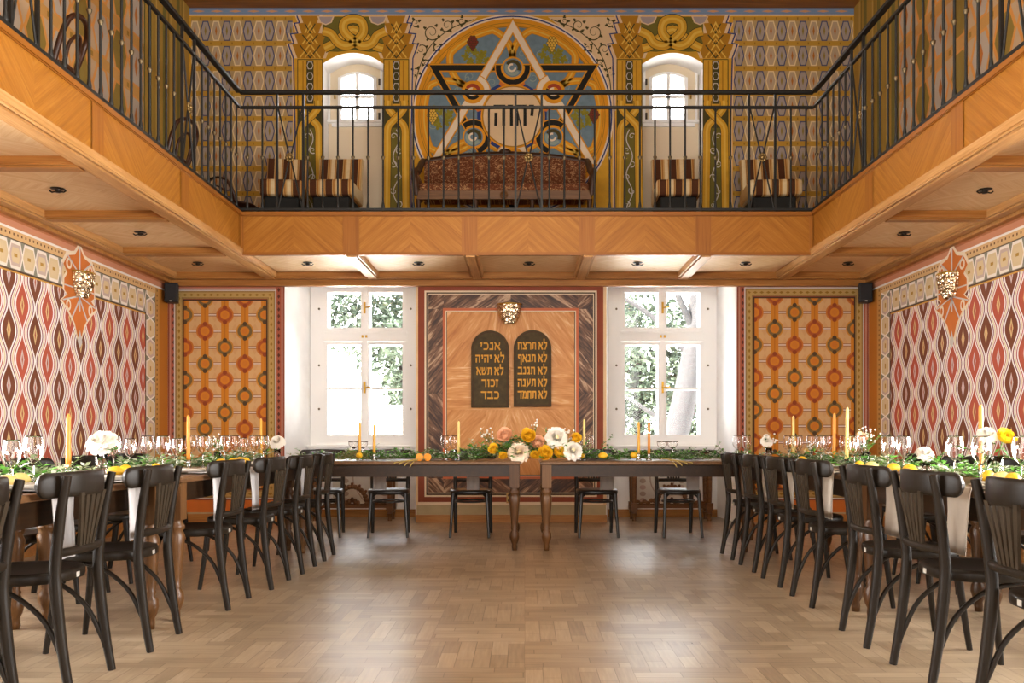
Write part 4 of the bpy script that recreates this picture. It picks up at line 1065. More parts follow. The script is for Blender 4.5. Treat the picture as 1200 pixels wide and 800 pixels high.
def bentchair(label,kind='aisle'):
    o=thing('bentwood_chair',label,'chair',(0,0,0),0,'dark bentwood chairs')
    w=chw if kind!='head' else chblk
    SZ=.465
    def seatpt(a,r=1.0):
        x=.205*r*math.cos(a); y=.205*r*math.sin(a)
        e=abs(math.cos(a))**.75*(.205*r)*(1 if math.cos(a)>=0 else -1)
        return e*(1.0+.06*math.sin(a)),math.copysign(abs(math.sin(a))**.8,math.sin(a))*.205*r
    mb=MB()
    rings=[]
    for r,z in ((.90,SZ-.045),(.985,SZ-.043),(1.0,SZ-.03),(1.0,SZ-.012),(.97,SZ),(.82,SZ-.002),(.45,SZ-.007),(.02,SZ-.008)):
        rings.append([(*seatpt(2*PI*k/32,r),z) for k in range(32)])
    mb.loft(rings); mb.build('seat',w,o)
    for s in (-1,1):
        mb=MB()                                               # rear leg runs up into the back post
        P=smooth_path([(s*.182,-.262,0),(s*.180,-.232,.18),(s*.178,-.208,.40),(s*.180,-.208,.52),(s*.187,-.232,.71),(s*.193,-.258,.845)],4)
        rr=[.0165+.006*min(1,i/7) if i<10 else .0215-.006*max(0,(i-12)/9) for i in range(len(P))]
        mb.tube(P,rr,8); mb.build('back_leg',w,o)
        mb=MB(); P=smooth_path([(s*.190,.208,0),(s*.176,.180,.22),(s*.165,.158,.43)],4); mb.tube(P,[.013+.0065*i/(len(P)-1) for i in range(len(P))],9); mb.build('front_leg',w,o)
    if kind!='head':
        for s in (-1,1):
            mb=MB(); P=smooth_path([(s*.172,-.238,.10),(s*.170,-.222,.15),(s*.166,-.155,.285),(s*.160,-.03,.385),(s*.155,.11,.415)],5); mb.tube(P,.0105,7); mb.build('brace',w,o)
        mb=MB(); P=smooth_path([(-.155,.17,.25),(-.145,.165,.33),(-.09,.16,.405),(0,.16,.42),(.09,.16,.405),(.145,.165,.33),(.155,.17,.25)],4); mb.tube(P,.010,7); mb.build('brace',w,o)
    else:
        mb=MB(); P=[(.150*math.cos(2*PI*k/28)*(1.06),.155*math.sin(2*PI*k/28)-.015,.345) for k in range(28)]; mb.tube(P,.0095,7,closed=True); mb.build('stretcher_ring',w,o)
        for s in (-1,1):
            mb=MB(); P=smooth_path([(s*.180,-.215,.33),(s*.165,-.19,.395),(s*.12,-.15,.43)],4); mb.tube(P,.009,7); mb.build('brace',w,o)
            mb=MB(); P=smooth_path([(s*.170,.165,.33),(s*.155,.15,.395),(s*.11,.11,.43)],4); mb.tube(P,.009,7); mb.build('brace',w,o)
    mb=MB(); crest(mb,-.268,.762,.860,.238,.105,.026); mb.build('top_rail',w,o)
    mb=MB(); P=smooth_path([(-.178,-.212,.545),(-.09,-.232,.545),(0,-.238,.545),(.09,-.232,.545),(.178,-.212,.545)],4); mb.tube(P,.0135,8,flat=1.3); mb.build('lower_rail',w,o)
    for k in range(5):                                        # fanned splat, slat by slat
        t=(k-2)/2; xb,xt=t*.052,t*.094
        mb=MB(); rings=[]
        for q in range(9):
            u=q/8; z=.55+(.775-.55)*u; x=xb+(xt-xb)*u**1.25; y=-.236-.030*u
            hw=.0085+.0050*u
            rings.append([(x-hw,y-.006,z),(x+hw,y-.006,z),(x+hw,y+.006,z),(x-hw,y+.006,z)])
        mb.loft(rings,smooth=False); mb.build('splat_slat',chw2 if kind!='head' else w,o)
    if kind!='head':
        mb=MB(); mb.box(-.012,.012,-.2075,-.2045,SZ-.036,SZ-.016); mb.build('seat_label',sticker,o)
    return o
proto={}
def place_chair(kind,label,x,y,rz,group):
    if kind not in proto: o=bentchair(label,kind); proto[kind]=o
    else: o=copy_tree(proto[kind])
    o.location=(x,y,0); o.rotation_euler=(0,0,rz); o['label']=label; o['group']=group
    return o
LA=[(2.80,-1.765,.04),(3.45,-1.755,.04),(4.11,-1.735,.04),(5.06,-1.695,.0),(5.72,-1.635,-.03),(6.33,-1.60,.0),(6.96,-1.595,.02)]
RA=[(2.85,1.60,-.03),(3.54,1.605,-.02),(4.18,1.615,-.05),(5.13,1.664,.0),(5.80,1.672,.03),(6.41,1.667,.02),(7.03,1.665,.0)]
for k,(d,x,a) in enumerate(LA): place_chair('aisle','dark bentwood chair on the aisle side of left tables, %s from the camera'%nth[k],x-.262,d,PI/2+a,'aisle chairs at the left tables')
for k,(d,x,a) in enumerate(RA): place_chair('aisle','dark bentwood chair on the aisle side of right tables, %s from the camera'%nth[k],x+.262,d,-PI/2+a,'aisle chairs at the right tables')
LO=[3.3,3.95,4.66,5.25,5.95,6.6]
RO=[3.3,3.95,4.62,5.25,5.95,6.6]
for k,d in enumerate(LO): place_chair('aisle','dark bentwood chair on the wall side of left tables, %s from the camera'%nth[k],-2.86,d,-PI/2+R.uniform(-.06,.06),'wall side chairs at the left tables')
for k,d in enumerate(RO): place_chair('aisle','dark bentwood chair on the wall side of right tables, %s from the camera'%nth[k],2.86,d,PI/2+R.uniform(-.06,.06),'wall side chairs at the right tables')
HX=[-2.02,-1.355,-.535,.715,1.535]
for k,x in enumerate(HX): place_chair('head','black bentwood chair behind the head table, %s from the left'%nth[k],x,8.52,PI+(0.12,.10,-.02,.03,.04)[k],'chairs behind the head table')

# ------------------------------------------------------------------ carved console tables under the windows
carv=grainmat('carved brown wood',[(0.3,'#4a2f17'),(0.5,'#674424'),(0.75,'#825a34')],0.4,22,1.5,uv=False,ax='xyz')
def console(label,cx,cy,L,closedback):
    o=thing('console_table',label,'console table',(cx,cy,0),0,'carved console tables under the windows')
    mb=MB(); mb.box(-L/2-.03,L/2+.03,-.17,.17,.795,.83); mb.build('tabletop',plain('dark console top','#2f221a',.35),o,bevel=.008)
    mb=MB(); mb.box(-L/2+.02,L/2-.02,-.145,.145,.70,.795); 
    mb.yprism([(x,z) for x,z in [(-L/2+.05,.70),(-L/4,.665),(-.12,.69),(0,.65),(.12,.69),(L/4,.665),(L/2-.05,.70)]],-.147,-.125); mb.build('apron',carv,o)
    for sx in (-1,1):
        for sy in (-1,1):
            mb=MB(); xx=sx*(L/2-.05); yy=sy*.115
            mb.tube([(xx,yy,.03),(xx,yy,.09)],[.018,.034],8); mb.cbox((xx,yy,.165),(.075,.075,.09)); mb.cbox((xx,yy,.11),(.05,.05,.03))
            mb.tube([(xx,yy,.20),(xx,yy,.64)],[.026,.036],10); mb.cbox((xx,yy,.66),(.08,.08,.05)); mb.tube([(xx,yy,0),(xx,yy,.035)],[.024,.02],8); mb.build('leg',carv,o)
    mb=MB()
    mb.box(-L/2+.05,L/2-.05,-.13,-.10,.15,.185); mb.box(-L/2+.05,L/2-.05,.10,.13,.15,.185)
    for s in (-1,1): mb.box(s*(L/2-.05)-.015,s*(L/2-.05)+.015,-.115,.115,.15,.185)
    mb.build('stretcher',carv,o)
    mb=MB()                                                  # carved wreath over the stretcher
    for k in range(15):
        a=PI*k/14; mb.sphere((.17*math.cos(a),-.115,.20+.20*math.sin(a)),(.033,.022,.030),7,5)
        if k%2: mb.sphere((.205*math.cos(a),-.118,.20+.235*math.sin(a)),(.018,.014,.018),6,4)
    for s in (-1,1):
        for q in range(6): mb.sphere((s*(.20+.04*q),-.115,.205+.022*(q%2)+.03*math.exp(-q)),(.032,.02,.030-.002*q),7,5)
        for q in range(3): mb.sphere((s*.035*q,-.115,.225-.018*q+.02),(.026,.02,.035),7,5)
    mb.build('carving',carv,o)
    return o
console('carved console table under left window behind the head table',-2.02,10.1,.98,True)
console('carved console table under right window behind the head table',1.72,10.1,.98,True)

# ------------------------------------------------------------------ gallery seats
def m_stripe():
    m,nt,b=newmat('striped upholstery',0.85,0.2); (x,y,z),ov=coords(nt)
    u=(x/0.17+.18).fract()
    c=lay(nt,'#4a2a18',[(u.btw(.36,.94),'#c9a266'),(u.btw(.42,.50),'#a8702e'),(u.btw(.60,.82),'#e2cda0'),(u.btw(.86,.90),'#9a642a')])
    n=noise(nt,ov,30,3); c=mix(nt,n*.25,c,'#6a4020'); nt.links.new(c,b.inputs['Base Color']); return m
stripe=m_stripe()
def m_damask():
    m,nt,b=newmat('brown floral damask',0.85,0.2); (x,y,z),ov=coords(nt)
    n=noise(nt,vec(nt,x*13,z*17,0.0),1.0,2,0.5,2.2); n2=noise(nt,vec(nt,x*22,z*24,3.0),1.0,2,.5,1.5)
    c=lay(nt,'#63361e',[(n.btw(.57,.61),'#b98f62'),(n.gt(.66),'#7c4e30'),(n2.btw(.61,.63),'#b89468'),(n2.gt(.70),'#4a2614')])
    nt.links.new(c,b.inputs['Base Color']); return m
damask=m_damask()
blackblock=plain('black underseat block',(0.012,0.013,0.012),0.7)
darkw=grainmat('dark carved seat wood',[(0.3,'#24140a'),(0.5,'#3b2312'),(0.75,'#55351c')],0.4,22,1.5,uv=False,ax='xyz')
def slipper(label,px0,px1,y,rz,w=None):
    x=((px0+px1)/2-615)*(y-.25)/1000; w=w or (px1-px0)*(y-.25)/1000
    o=thing('striped_chair',label,'chair',(x,y,ZG+.0),rz,'striped chairs on the gallery')
    mb=MB(); mb.prism([(-w*.40,-.24),(w*.40,-.24),(w*.46,.26),(-w*.46,.26)],.10,.36); mb.build('base',blackblock,o,bevel=.02)  # solid black block filling the gap under the seat cushion
    for sx in (-1,1):
        for sy in (-1,1):
            mb=MB(); mb.tube([(sx*w*.33,sy*.20,0),(sx*w*.33,sy*.20,.11)],[.016,.024],8); mb.build('leg',darkw,o)
    mb=MB(); mb.box(-w/2,w/2,-.30,.26,.36,.535); mb.build('seat_cushion',stripe,o,bevel=.035)
    mb=MB(); P=[]
    for q in range(7):
        t=q/6; z=.50+.40*t; yy=.16+.10*t; hw=w/2*(1.0-.02*math.sin(t*PI)); 
        P.append([(-hw,yy-.06,z),(hw,yy-.06,z),(hw,yy+.06,z),(-hw,yy+.06,z)])
    mb.loft(P,smooth=False); mb.build('backrest',stripe,o,bevel=.03)
    return o
slipper('striped brown and cream chair on the gallery, leftmost of the four',301,351,9.38,.12)
slipper('striped brown and cream chair on the gallery, second from the left',361,415,9.38,-.03)
slipper('striped brown and cream chair on the gallery under right arched window',770,823,9.38,-.04)
slipper('striped brown and cream chair on the gallery, rightmost of the four',879,941,9.38,-.06)
# settee
sx0,sx1=(486-615)*.00925,(696-615)*.00925; cxs=(sx0+sx1)/2; Ls=sx1-sx0
o=thing('settee','long brown floral settee with dark carved frame below the round painting','settee',(cxs,9.38,ZG),0)
h=Ls/2
mb=MB(); rings=[]
for i in range(17):
    t=-1+i/8; zt_=.86+.075*(1-t*t); yb=.20
    rings.append([(h*.93*t,yb-.045,.40),(h*.93*t,yb+.04,.40),(h*.93*t,yb+.075,zt_),(h*.93*t,yb-.02,zt_)])
mb.loft(rings,smooth=False); mb.build('backrest',damask,o)
mb=MB(); mb.box(-h*.94,h*.94,-.28,.16,.40,.50); mb.build('seat_cushion',damask,o,bevel=.035)
mb=MB(); P=[(h*.95*t,.215,.87+.085*(1-t*t)) for t in [-1+i/10 for i in range(21)]]; mb.tube(P,.035,8); mb.sphere((0,.20,.985),(.07,.03,.035),9,5); mb.build('top_rail',darkw,o)
mb=MB(); mb.box(-h*.95,h*.95,-.315,-.285,.31,.40); mb.lathe([(0,-.335),(.03,-.33),(.045,-.315)],(0,0,.355),14,0,axis='y'); mb.build('seat_rail',carv,o)
for s in (-1,1):
    mb=MB(); P=smooth_path([(s*h*.96,-.29,.36),(s*h*.97,-.31,.50),(s*h*.985,-.27,.62),(s*h*.97,-.10,.66),(s*h*.96,.12,.82),(s*h*.95,.21,.88)],4); mb.tube(P,.035,8); mb.build('armrest',darkw,o)
    mb=MB(); mb.box(s*h*.965-.02,s*h*.965+.02,-.26,.18,.40,.62); mb.build('arm_panel',damask,o,bevel=.015)
for xx in (-h*.94,-h*.31,h*.31,h*.94):
    for yy in (-.27,.2):
        mb=MB(); mb.tube([(xx,yy,0),(xx,yy,.16),(xx,yy,.32)],[.016,.022,.030],8); mb.build('leg',darkw,o)
# bentwood armchairs at the railing of the side galleries: hooped back, round seat
hoopw=grainmat('dark hoop chair wood',[(0.3,'#24130a'),(0.5,'#3d2213'),(0.75,'#5a3620')],0.35,22,2,uv=False,ax='zxy')
hoop=None
def hoopchair(label,x,y,rz,zs=1.0):
    global hoop
    if hoop is None:
        o=thing('hoop_back_chair',label,'chair',(0,0,0),0,'hoop back chairs on the side galleries'); hoop=o
        mb=MB(); mb.lathe([(.0,.43),(.20,.43),(.215,.445),(.205,.462),(.0,.458)],(0,0,0),24); mb.build('seat',hoopw,o)
        for s in (-1,1):
            for q in (-1,1):
                mb=MB(); mb.tube(smooth_path([(s*.20,q*.20,0),(s*.175,q*.17,.25),(s*.16,q*.15,.44)],3),.016,8); mb.build('leg',hoopw,o)
        mb=MB(); P=smooth_path([(-.19,-.14,.44),(-.21,-.19,.60),(-.19,-.24,.74),(-.10,-.27,.80),(0,-.28,.815),(.10,-.27,.80),(.19,-.24,.74),(.21,-.19,.60),(.19,-.14,.44)],4); mb.tube(P,.020,8); mb.build('back_hoop',hoopw,o)
        mb=MB(); P=smooth_path([(-.10,-.18,.45),(-.11,-.215,.60),(0,-.25,.70),(.11,-.215,.60),(.10,-.18,.45)],4); mb.tube(P,.013,8); mb.build('inner_hoop',hoopw,o)
        mb=MB(); mb.tube([(.17*math.cos(2*PI*k/24),.17*math.sin(2*PI*k/24),.24) for k in range(24)],.011,7,closed=True); mb.build('stretcher_ring',hoopw,o)
    else: o=copy_tree(hoop); o['label']=label
    o.location=(x,y,ZG); o.rotation_euler=(0,0,rz); o.scale=(1,1,zs)
hoopchair('dark hoop back chair at the left gallery railing, nearest to the camera',-3.48,6.15,PI/2+.2)
hoopchair('dark hoop back chair in the middle of the left gallery railing',-3.48,8.22,PI/2-.1)
hoopchair('dark hoop back chair in the left corner of the gallery',-3.14,9.30,-PI/2+.9,.66)
hoopchair('dark hoop back chair in the right corner of the gallery',3.42,9.2,PI/2-.9,.66)

# ------------------------------------------------------------------ table ware
gl2,nt,b=newmat('clear crystal',0.0)
b.inputs['Transmission Weight'].default_value=1.0; b.inputs['IOR'].default_value=1.45; b.inputs['Base Color'].default_value=(1,1,1,1); b.inputs['Specular IOR Level'].default_value=0.5
china=plain('white china','#e9e6df',0.25,spec=.5)
linen=plain('warm lit linen tint','#c3b7a8',0.9,var=.05)  # napkin colour of the right tables, warm light mixed into it
linenW=plain('white grey linen','#c9c6c6',0.9,var=.05)
wax=plain('honey yellow wax','#d9a03a',0.45,spec=.4); waxo=plain('orange wax','#d18a34',0.45,spec=.4); waxl=plain('pale yellow wax','#e4c878',0.45,spec=.4)
wick=plain('burnt wick','#2a211a',.9)
lemonm=plain('lemon peel','#e0ac24',0.5,var=.06,vscale=40,spec=.4); lemond=plain('pale lemon peel','#dcc478',0.5,spec=.4); orangem=plain('orange slice flesh','#e08a1a',.4,spec=.4)
steel=plain('cutlery steel','#b9b9b9',.25,metal=1.0)
WT=.0014
def walled(p): return p+[(max(r-WT,.0),z) for r,z in reversed(p[6:])]+[(0,p[6][1]+.003)]
wineg=[(.0,.003),(.034,.003),(.036,.006),(.012,.012),(.0045,.022),(.004,.05),(.004,.092),(.010,.102),(.026,.115),(.038,.135),(.0425,.158),(.041,.185),(.035,.215),(.0338,.222)]
coupe=[(.0,.003),(.032,.003),(.034,.006),(.010,.012),(.004,.022),(.0038,.09),(.008,.10),(.030,.115),(.046,.135),(.050,.160),(.049,.168)]
wsmall=[(r*.86,z*.93) for r,z in wineg]
CACHE={}
def inst(key,make):
    if key not in CACHE: CACHE[key]=make(); return CACHE[key]
    return copy_tree(CACHE[key])
def glass(label,x,y,kind,group):
    def mk():
        mb=MB(); mb.lathe(walled({'w':wineg,'c':coupe,'s':wsmall}[kind]),(0,0,0),20); return mb.build('wine_glass' if kind!='c' else 'coupe_glass',gl2)
    o=inst('glass'+kind,mk); o.location=(x,y,TZ+.001); tag(o,label,'glass',group)
def candle(label,x,y,top,mat,tilt=0.0,group='tall tapers on the tables'):
    H=top-TZ
    o=thing('candle',label,'candle',(x,y,TZ+.001),R.uniform(0,6),group)
    o.rotation_euler=(0,tilt,0)
    mb=MB(); mb.lathe([(.0,.045),(.0125,.045),(.0128,.12),(.0105,H-.02),(.006,H-.004),(.0,H)],(0,0,0),12); mb.build('taper',mat,o)
    mb=MB(); mb.tube([(0,0,H-.004),(.002,0,H+.010)],.0012,5); mb.build('wick',wick,o)
    mb=MB(); mb.lathe([(.0,.001),(.026,.001),(.028,.006),(.016,.016),(.013,.03),(.0165,.045),(.0165,.062),(.0134,.062),(.0132,.046)],(0,0,0),14); mb.build('holder',gl2 if top>1.15 else steel,o)
def lemon(label,x,y,kind='l',z=0.0,group='lemons scattered on the tables'):
    def mk():
        mb=MB(); prof=[(.0,-.044),(.007,-.041),(.011,-.036),(.020,-.029),(.027,-.014),(.0285,0),(.027,.014),(.020,.028),(.011,.036),(.006,.041),(.0,.043)]
        mb.lathe(prof,(0,0,0),14,axis='x'); return mb.build('lemon',{'l':lemonm,'p':lemond}[kind])
    o=inst('lemon'+kind,mk); o.location=(x,y,TZ+.029+z); o.rotation_euler=(0,0,R.uniform(0,6)); tag(o,label,'lemon',group)
def halforange(label,x,y,a):
    o=thing('orange_half',label,'fruit',(x,y,TZ+.034),a,'cut orange halves on the tables')
    mb=MB(); mb.lathe([(.0,.034),(.014,.031),(.026,.022),(.033,.008),(.034,0)],(0,0,0),16,axis='y'); mb.build('peel',lemonm,o)
    mb=MB(); mb.lathe([(.0,-.001),(.033,-.0005)],(0,0,0),16,axis='y'); mb.build('cut_face',orangem,o)
def plate(label,x,y):
    def mk():
        o=thing('place_setting_plate',label,'plate',(0,0,0),0)
        mb=MB(); mb.lathe([(.0,.004),(.085,.004),(.095,.008),(.135,.018),(.137,.021),(.095,.012),(.085,.008),(.0,.008)],(0,0,0),28); mb.build('dinner_plate',china,o)
        mb=MB(); mb.lathe([(.0,.012),(.06,.012),(.07,.016),(.10,.027),(.101,.030),(.07,.020),(.0,.017)],(0,0,0),24); mb.build('side_plate',china,o)
        return o
    o=inst('plate',mk); o.location=(x,y,TZ+.001); tag(o,label,'plate','plates at the place settings')
def napkin(label,x,y,rz,mat,drop,w=.11,group='napkins hanging over the table edges'):
    """hangs over the table edge: local +y is the table side, the edge at y=0"""
    mb=MB(); rng=random.Random(int(abs(x*100+y*1000))); ph=rng.uniform(0,6); nx=8
    prof=[(.13,.006),(.06,.006),(.0,.008),(-.010,.004),(-.014,-.02),(-.016,-.10),(-.020,-drop*.6),(-.022,-drop)]
    v=[];f=[]
    for sgn in (0,1):
        for j,(yy,zz) in enumerate(prof):
            for i in range(nx+1):
                t=i/nx-.5; wv=.005*math.sin(t*13+ph)*(1 if j>3 else .1)*(j/7)
                v.append((t*w*(1-.10*(j>4)+.04*math.sin(j+ph)),yy+wv-(.004*sgn if j>3 else 0),zz+(.004*sgn if j<=3 else 0)))
    n=len(prof)*(nx+1)
    for j in range(len(prof)-1):
        for i in range(nx):
            a=j*(nx+1)+i; q=(a,a+1,a+nx+2,a+nx+1); f.append(q); f.append(tuple(n+k for k in reversed(q)))
    for j in range(len(prof)-1):
        for i in (0,nx):
            a=j*(nx+1)+i; f.append((a,a+nx+1,n+a+nx+1,n+a))
    for i in range(nx):
        for j in (0,len(prof)-1):
            a=j*(nx+1)+i; f.append((a,a+1,n+a+1,n+a))
    mb.add(v,f,0,True); o=mb.build('napkin',mat); o.location=(x,y,TZ+.001); o.rotation_euler=(0,0,rz); tag(o,label,'napkin',group)

# petals and blooms
pet={'centre':plain('pale cream flower heart','#efe0b0',.7),'white':plain('white petals','#ece6da',.7),'cream':plain('cream blush petals','#efdcc4',.7),'yellow':plain('yellow petals','#fbd235',.65),'peach':plain('peach petals','#fbd0ac',.7),'pale':plain('pale yellow petals','#ecd48a',.7)}
stemg=plain('green stem','#55702f',.6); lgreen=plain('fresh leaf green','#6aa844',.55,spec=.12,var=.2,vscale=40); lolive=plain('olive leaf grey green','#95a07c',.6,spec=.12,var=.2,vscale=40); ldark=plain('dark leaf green','#41703a',.55,spec=.12,var=.2,vscale=40); lpale=plain('silver leaf underside','#c8d0bd',.6); dry=plain('dry straw leaf','#a8904e',.7)
def bloom(mb,c,r,mat,layers=4,up=Vector((0,-.5,.8)),openness=1.0,rng=R,m2=None,rose=False):
    up=up.normalized(); x=up.cross(Vector((.3,.2,1))).normalized(); y=up.cross(x); c=Vector(c)
    k=0
    for L in range(layers):
        fr=(L+1)/layers; n=(6+3*L) if not rose else 4+L
        for i in range(n):
            a=2*PI*i/n+L*.6+rng.uniform(-.1,.1); tilt=((1-fr)*.95+.10 if not rose else (1-fr)*.85+.22)+rng.uniform(-.08,.08)     # inner petals stand up
            rad=x*math.cos(a)+y*math.sin(a); tan=up.cross(rad)
            ln=r*(.55+.45*fr)*rng.uniform(.9,1.08)*(1.05 if rose else 1); w=ln*(.50 if not rose else .95)
            base=c+rad*r*.06+up*r*.05
            rows=[]
            for q in range(5):
                t=q/4; bend=tilt+ ((t*.35 if fr<.6 else -t*.25)*openness if not rose else (t-.25)*.75)
                p=base+rad*ln*t*math.cos(bend)+up*ln*t*math.sin(bend)
                ww=w*math.sin(PI*(.12+.80*t))**.8*.5
                cup=up*ww*.35
                rows.append([p-tan*ww+cup,p,p+tan*ww+cup])
            v=[p for row in rows for p in row]
            mb.add(v,[(3*q+s,3*q+s+1,3*q+s+4,3*q+s+3) for q in range(4) for s in (0,1)],mat,True)
    mb.sphere(tuple(c+up*r*.18),r*(.16 if m2 is None else .22),8,5,mat if m2 is None else m2)
def leaf(mb,p,d,n,s,w,mat):
    u=d.cross(n); u=u.normalized() if u.length>1e-5 else Vector((1,0,0)); n=u.cross(d)
    mb.add([p,p+d*s*.45+u*w*.5+n*s*.07,p+d*s-n*s*.10,p+d*s*.45-u*w*.5+n*s*.07,p+d*s*.45],[(0,1,4),(1,2,4),(2,3,4),(3,0,4)],mat,True)
def sprig(mb,p,d,L,n,s,w,mats,rng,stem=0,droop=.25):
    P=[Vector(p)]; d=Vector(d).normalized()
    for i in range(n):
        d=(d+Vector((rng.gauss(0,.08),rng.gauss(0,.08),-droop*.12+rng.gauss(0,.05)))).normalized(); q=P[-1]+d*L/n
        if q.z<.006: q.z=.006
        P.append(q)
        side=d.cross(Vector((0,0,1))); side=side.normalized() if side.length>1e-4 else Vector((1,0,0))
        for sg in (-1,1):
            ld=(d*.55+side*sg*.75+Vector((0,0,rng.uniform(-.2,.5)))).normalized()
            leaf(mb,q,ld,Vector((rng.gauss(0,.4),rng.gauss(0,.4),1)).normalized(),s*rng.uniform(.7,1.2),w*rng.uniform(.8,1.2),rng.choice(mats))
    mb.tube(P,.0018,4,stem,smooth=False)
LM=[stemg,lgreen,lolive,ldark,lpale,dry]
def garland(label,x,y,length,axis,zones,rng,width=.13):
    """zones: list of (t0,t1,density per metre,materials,leaf length)"""
    mb=MB(); P=[]
    for i in range(int(length/.05)+1):
        t=-length/2+i*.05; q=.02*math.sin(i*.7)
        P.append((t,q,.02) if axis=='x' else (q,t,.02))
    mb.tube(P,.006,5,5)
    for (t0,t1,den,mats,s) in zones:
        for _ in range(int((t1-t0)*den)):
            t=rng.uniform(t0,t1)-length/2; a=rng.uniform(-.9,.9)*(1 if rng.random()<.5 else -1); sg=rng.choice((-1,1))
            lx,ly=sg*math.cos(a),math.sin(a)
            p=(t,rng.gauss(0,.02),.02) if axis=='x' else (rng.gauss(0,.02),t,.02)
            d=(lx,ly,rng.uniform(.0,.65)) if axis=='x' else (ly,lx,rng.uniform(.0,.65))
            sprig(mb,p,d,rng.uniform(.09,width+.06),4,s,s*.42,mats,rng)
    mb.v=[(p[0],p[1],max(p[2],.003)) for p in mb.v]
    o=mb.build('greenery_garland',LM); o.location=(x,y,TZ+.001); tag(o,label,'garland','leafy garlands along the tables'); return o
rg=random.Random(21)
garland('leafy green garland lying along the left half of the head table',-1.24,7.70,1.62,'x',[(0,.35,60,[1,2,4],.035),(.3,1.05,150,[1,1,3,4],.040),(1.0,1.58,130,[1,3,2,4],.040)],rg,.13)
garland('leafy green garland lying along the right half of the head table',1.31,7.70,1.62,'x',[(0,.9,150,[1,1,3,4],.040),(.8,1.62,130,[1,2,3,4],.042)],rg,.13)
garland('grey green garland along the left table nearest to the end wall',-2.25,5.92,2.45,'y',[(0,2.45,80,[2,2,3,4,1],.042)],rg)
garland('bright green garland along the left table nearest to the camera',-2.26,3.17,2.4,'y',[(.2,1.5,210,[1,1,3,3],.055),(1.3,2.4,90,[2,2,4,1],.045)],rg,.16)
garland('grey green garland along the right table nearest to the end wall',2.25,6.16,2.2,'y',[(0,2.2,85,[2,2,4,3,1],.042)],rg)
garland('fresh green garland along the right table nearest to the camera',2.25,3.40,2.4,'y',[(.2,1.3,110,[1,2,3,4],.05),(1.2,2.4,90,[2,1,4,1],.045)],rg,.15)

# glasses: (pixel column, distance from the centre line)
def yat(px,x): return x*1000/(px-615)
GLs=[(14,-2.13),(39,-2.13),(133,-2.36),(152,-2.36),(191,-2.13),(207,-2.13),(238,-2.13),(253,-2.34),(263,-2.14),(285,-2.12),(298,-2.12),(309,-2.08),(224,-2.42),(172,-2.42),(275,-2.36)]
for k,(p,x) in enumerate(sorted(GLs)):
    lab='clear wine glass on the left tables, %s from the left in the row'%nth[k] if k<16 else ''
    glass(lab,x,yat(p,x),'w' if k%3 else 's','wine glasses on the left tables')
GRs=[(864,1.90),(875,1.92),(924,2.12),(935,2.12),(962,2.12),(970,2.34),(1001,2.12),(1008,2.14),(1041,2.13),(1059,2.12),(1119,2.13),(1150,2.00),(1198,2.13),(990,2.42),(951,2.40)]
for k,(p,x) in enumerate(sorted(GRs)):
    glass('clear wine glass on the right tables, %s from the left in the row'%nth[k],x,yat(p,x),'w','wine glasses on the right tables')
for k,(p,d,kd) in enumerate(((414.6,7.98,'c'),(425,7.98,'c'),(522,7.72,'w'),(532.5,7.80,'w'),(681,7.86,'w'),(690.5,7.92,'w'),(776,7.86,'c'),(788,7.95,'c'))):
    glass('clear stemmed glass on the head table, %s from the left'%nth[k],(p-615)*d/1000,d,kd,'glasses on the head table')
# candles: pixel column, top row, distance from the centre line
CL=[(80,485,-2.27,waxo,'orange taper standing in the bright garland of the left table'),(221,486,-2.20,waxo,'orange taper rising among the wine glasses of the left table'),(306,490,-2.18,wax,'yellow taper at the far end of the left tables'),
    (930,487,2.20,waxl,'pale yellow taper at the far end of the right tables'),(977,484,2.27,waxo,'orange taper on the right tables, left of the pale one'),(992,477,2.19,waxl,'pale yellow taper on the right tables beside the orange one'),(1150,474,2.20,waxo,'orange taper beside the yellow rose vase, right tables')]
for (p,t,x,m,lab) in CL:
    d=yat(p,x); candle(lab,x,d,1+(510-t)*d/1000,m,R.uniform(-.015,.015))
for (p,t,d,m,lab) in ((421.5,494,7.62,wax,'yellow taper in front of left window, left of two'),(438.5,497,7.62,wax,'yellow taper in front of left window, right of two'),(537.5,493,7.62,waxl,'pale yellow taper left of the flower centrepiece'),(684.5,491,7.66,waxl,'pale yellow taper right of the flower centrepiece'),(748.5,494,7.62,wax,'yellow taper in front of right window, left of two'),(760.5,491,7.62,waxo,'orange taper in front of right window, right of two')):
    candle(lab,(p-615)*d/1000,d,1+(510-t)*d/1000,m)
# lemons and oranges
LE=[(9,-2.06,'p'),(24,-2.10,'p'),(135,-2.08,'l'),(147,-2.14,'l'),(183,-2.06,'l'),(259,-2.04,'l'),(281,-2.06,'l'),(287,-2.0,'l'),(273,-2.0,'l')]
for k,(p,x,kd) in enumerate(LE): lemon('lemon on the left tables, %s from the left'%nth[k],x,yat(p,x),kd,.012)
LE=[(940,2.08,'l'),(1007,2.06,'l'),(1021,2.07,'p'),(1047,2.08,'l'),(1066,2.07,'l'),(1158,2.07,'l'),(1174,2.06,'p'),(1187,2.05,'l')]
for k,(p,x,kd) in enumerate(LE): lemon('lemon on the right tables, %s from the left'%nth[k],x,yat(p,x),kd,.012)
for k,(p,d) in enumerate(((421,7.50),(706.5,7.50),(743,7.62),(681,7.52),(327,7.2))): 
    if k<4: lemon('lemon in the greenery of the head table, %s of four'%('first','third','fourth','second')[k],(p-615)*d/1000,d,'l',.02)
for k,(p,d,a) in enumerate(((491.5,7.47,.1),(501,7.47,-.1))): halforange('cut orange half on the head table, %s of two'%('left','right')[k],(p-615)*d/1000,d,a)
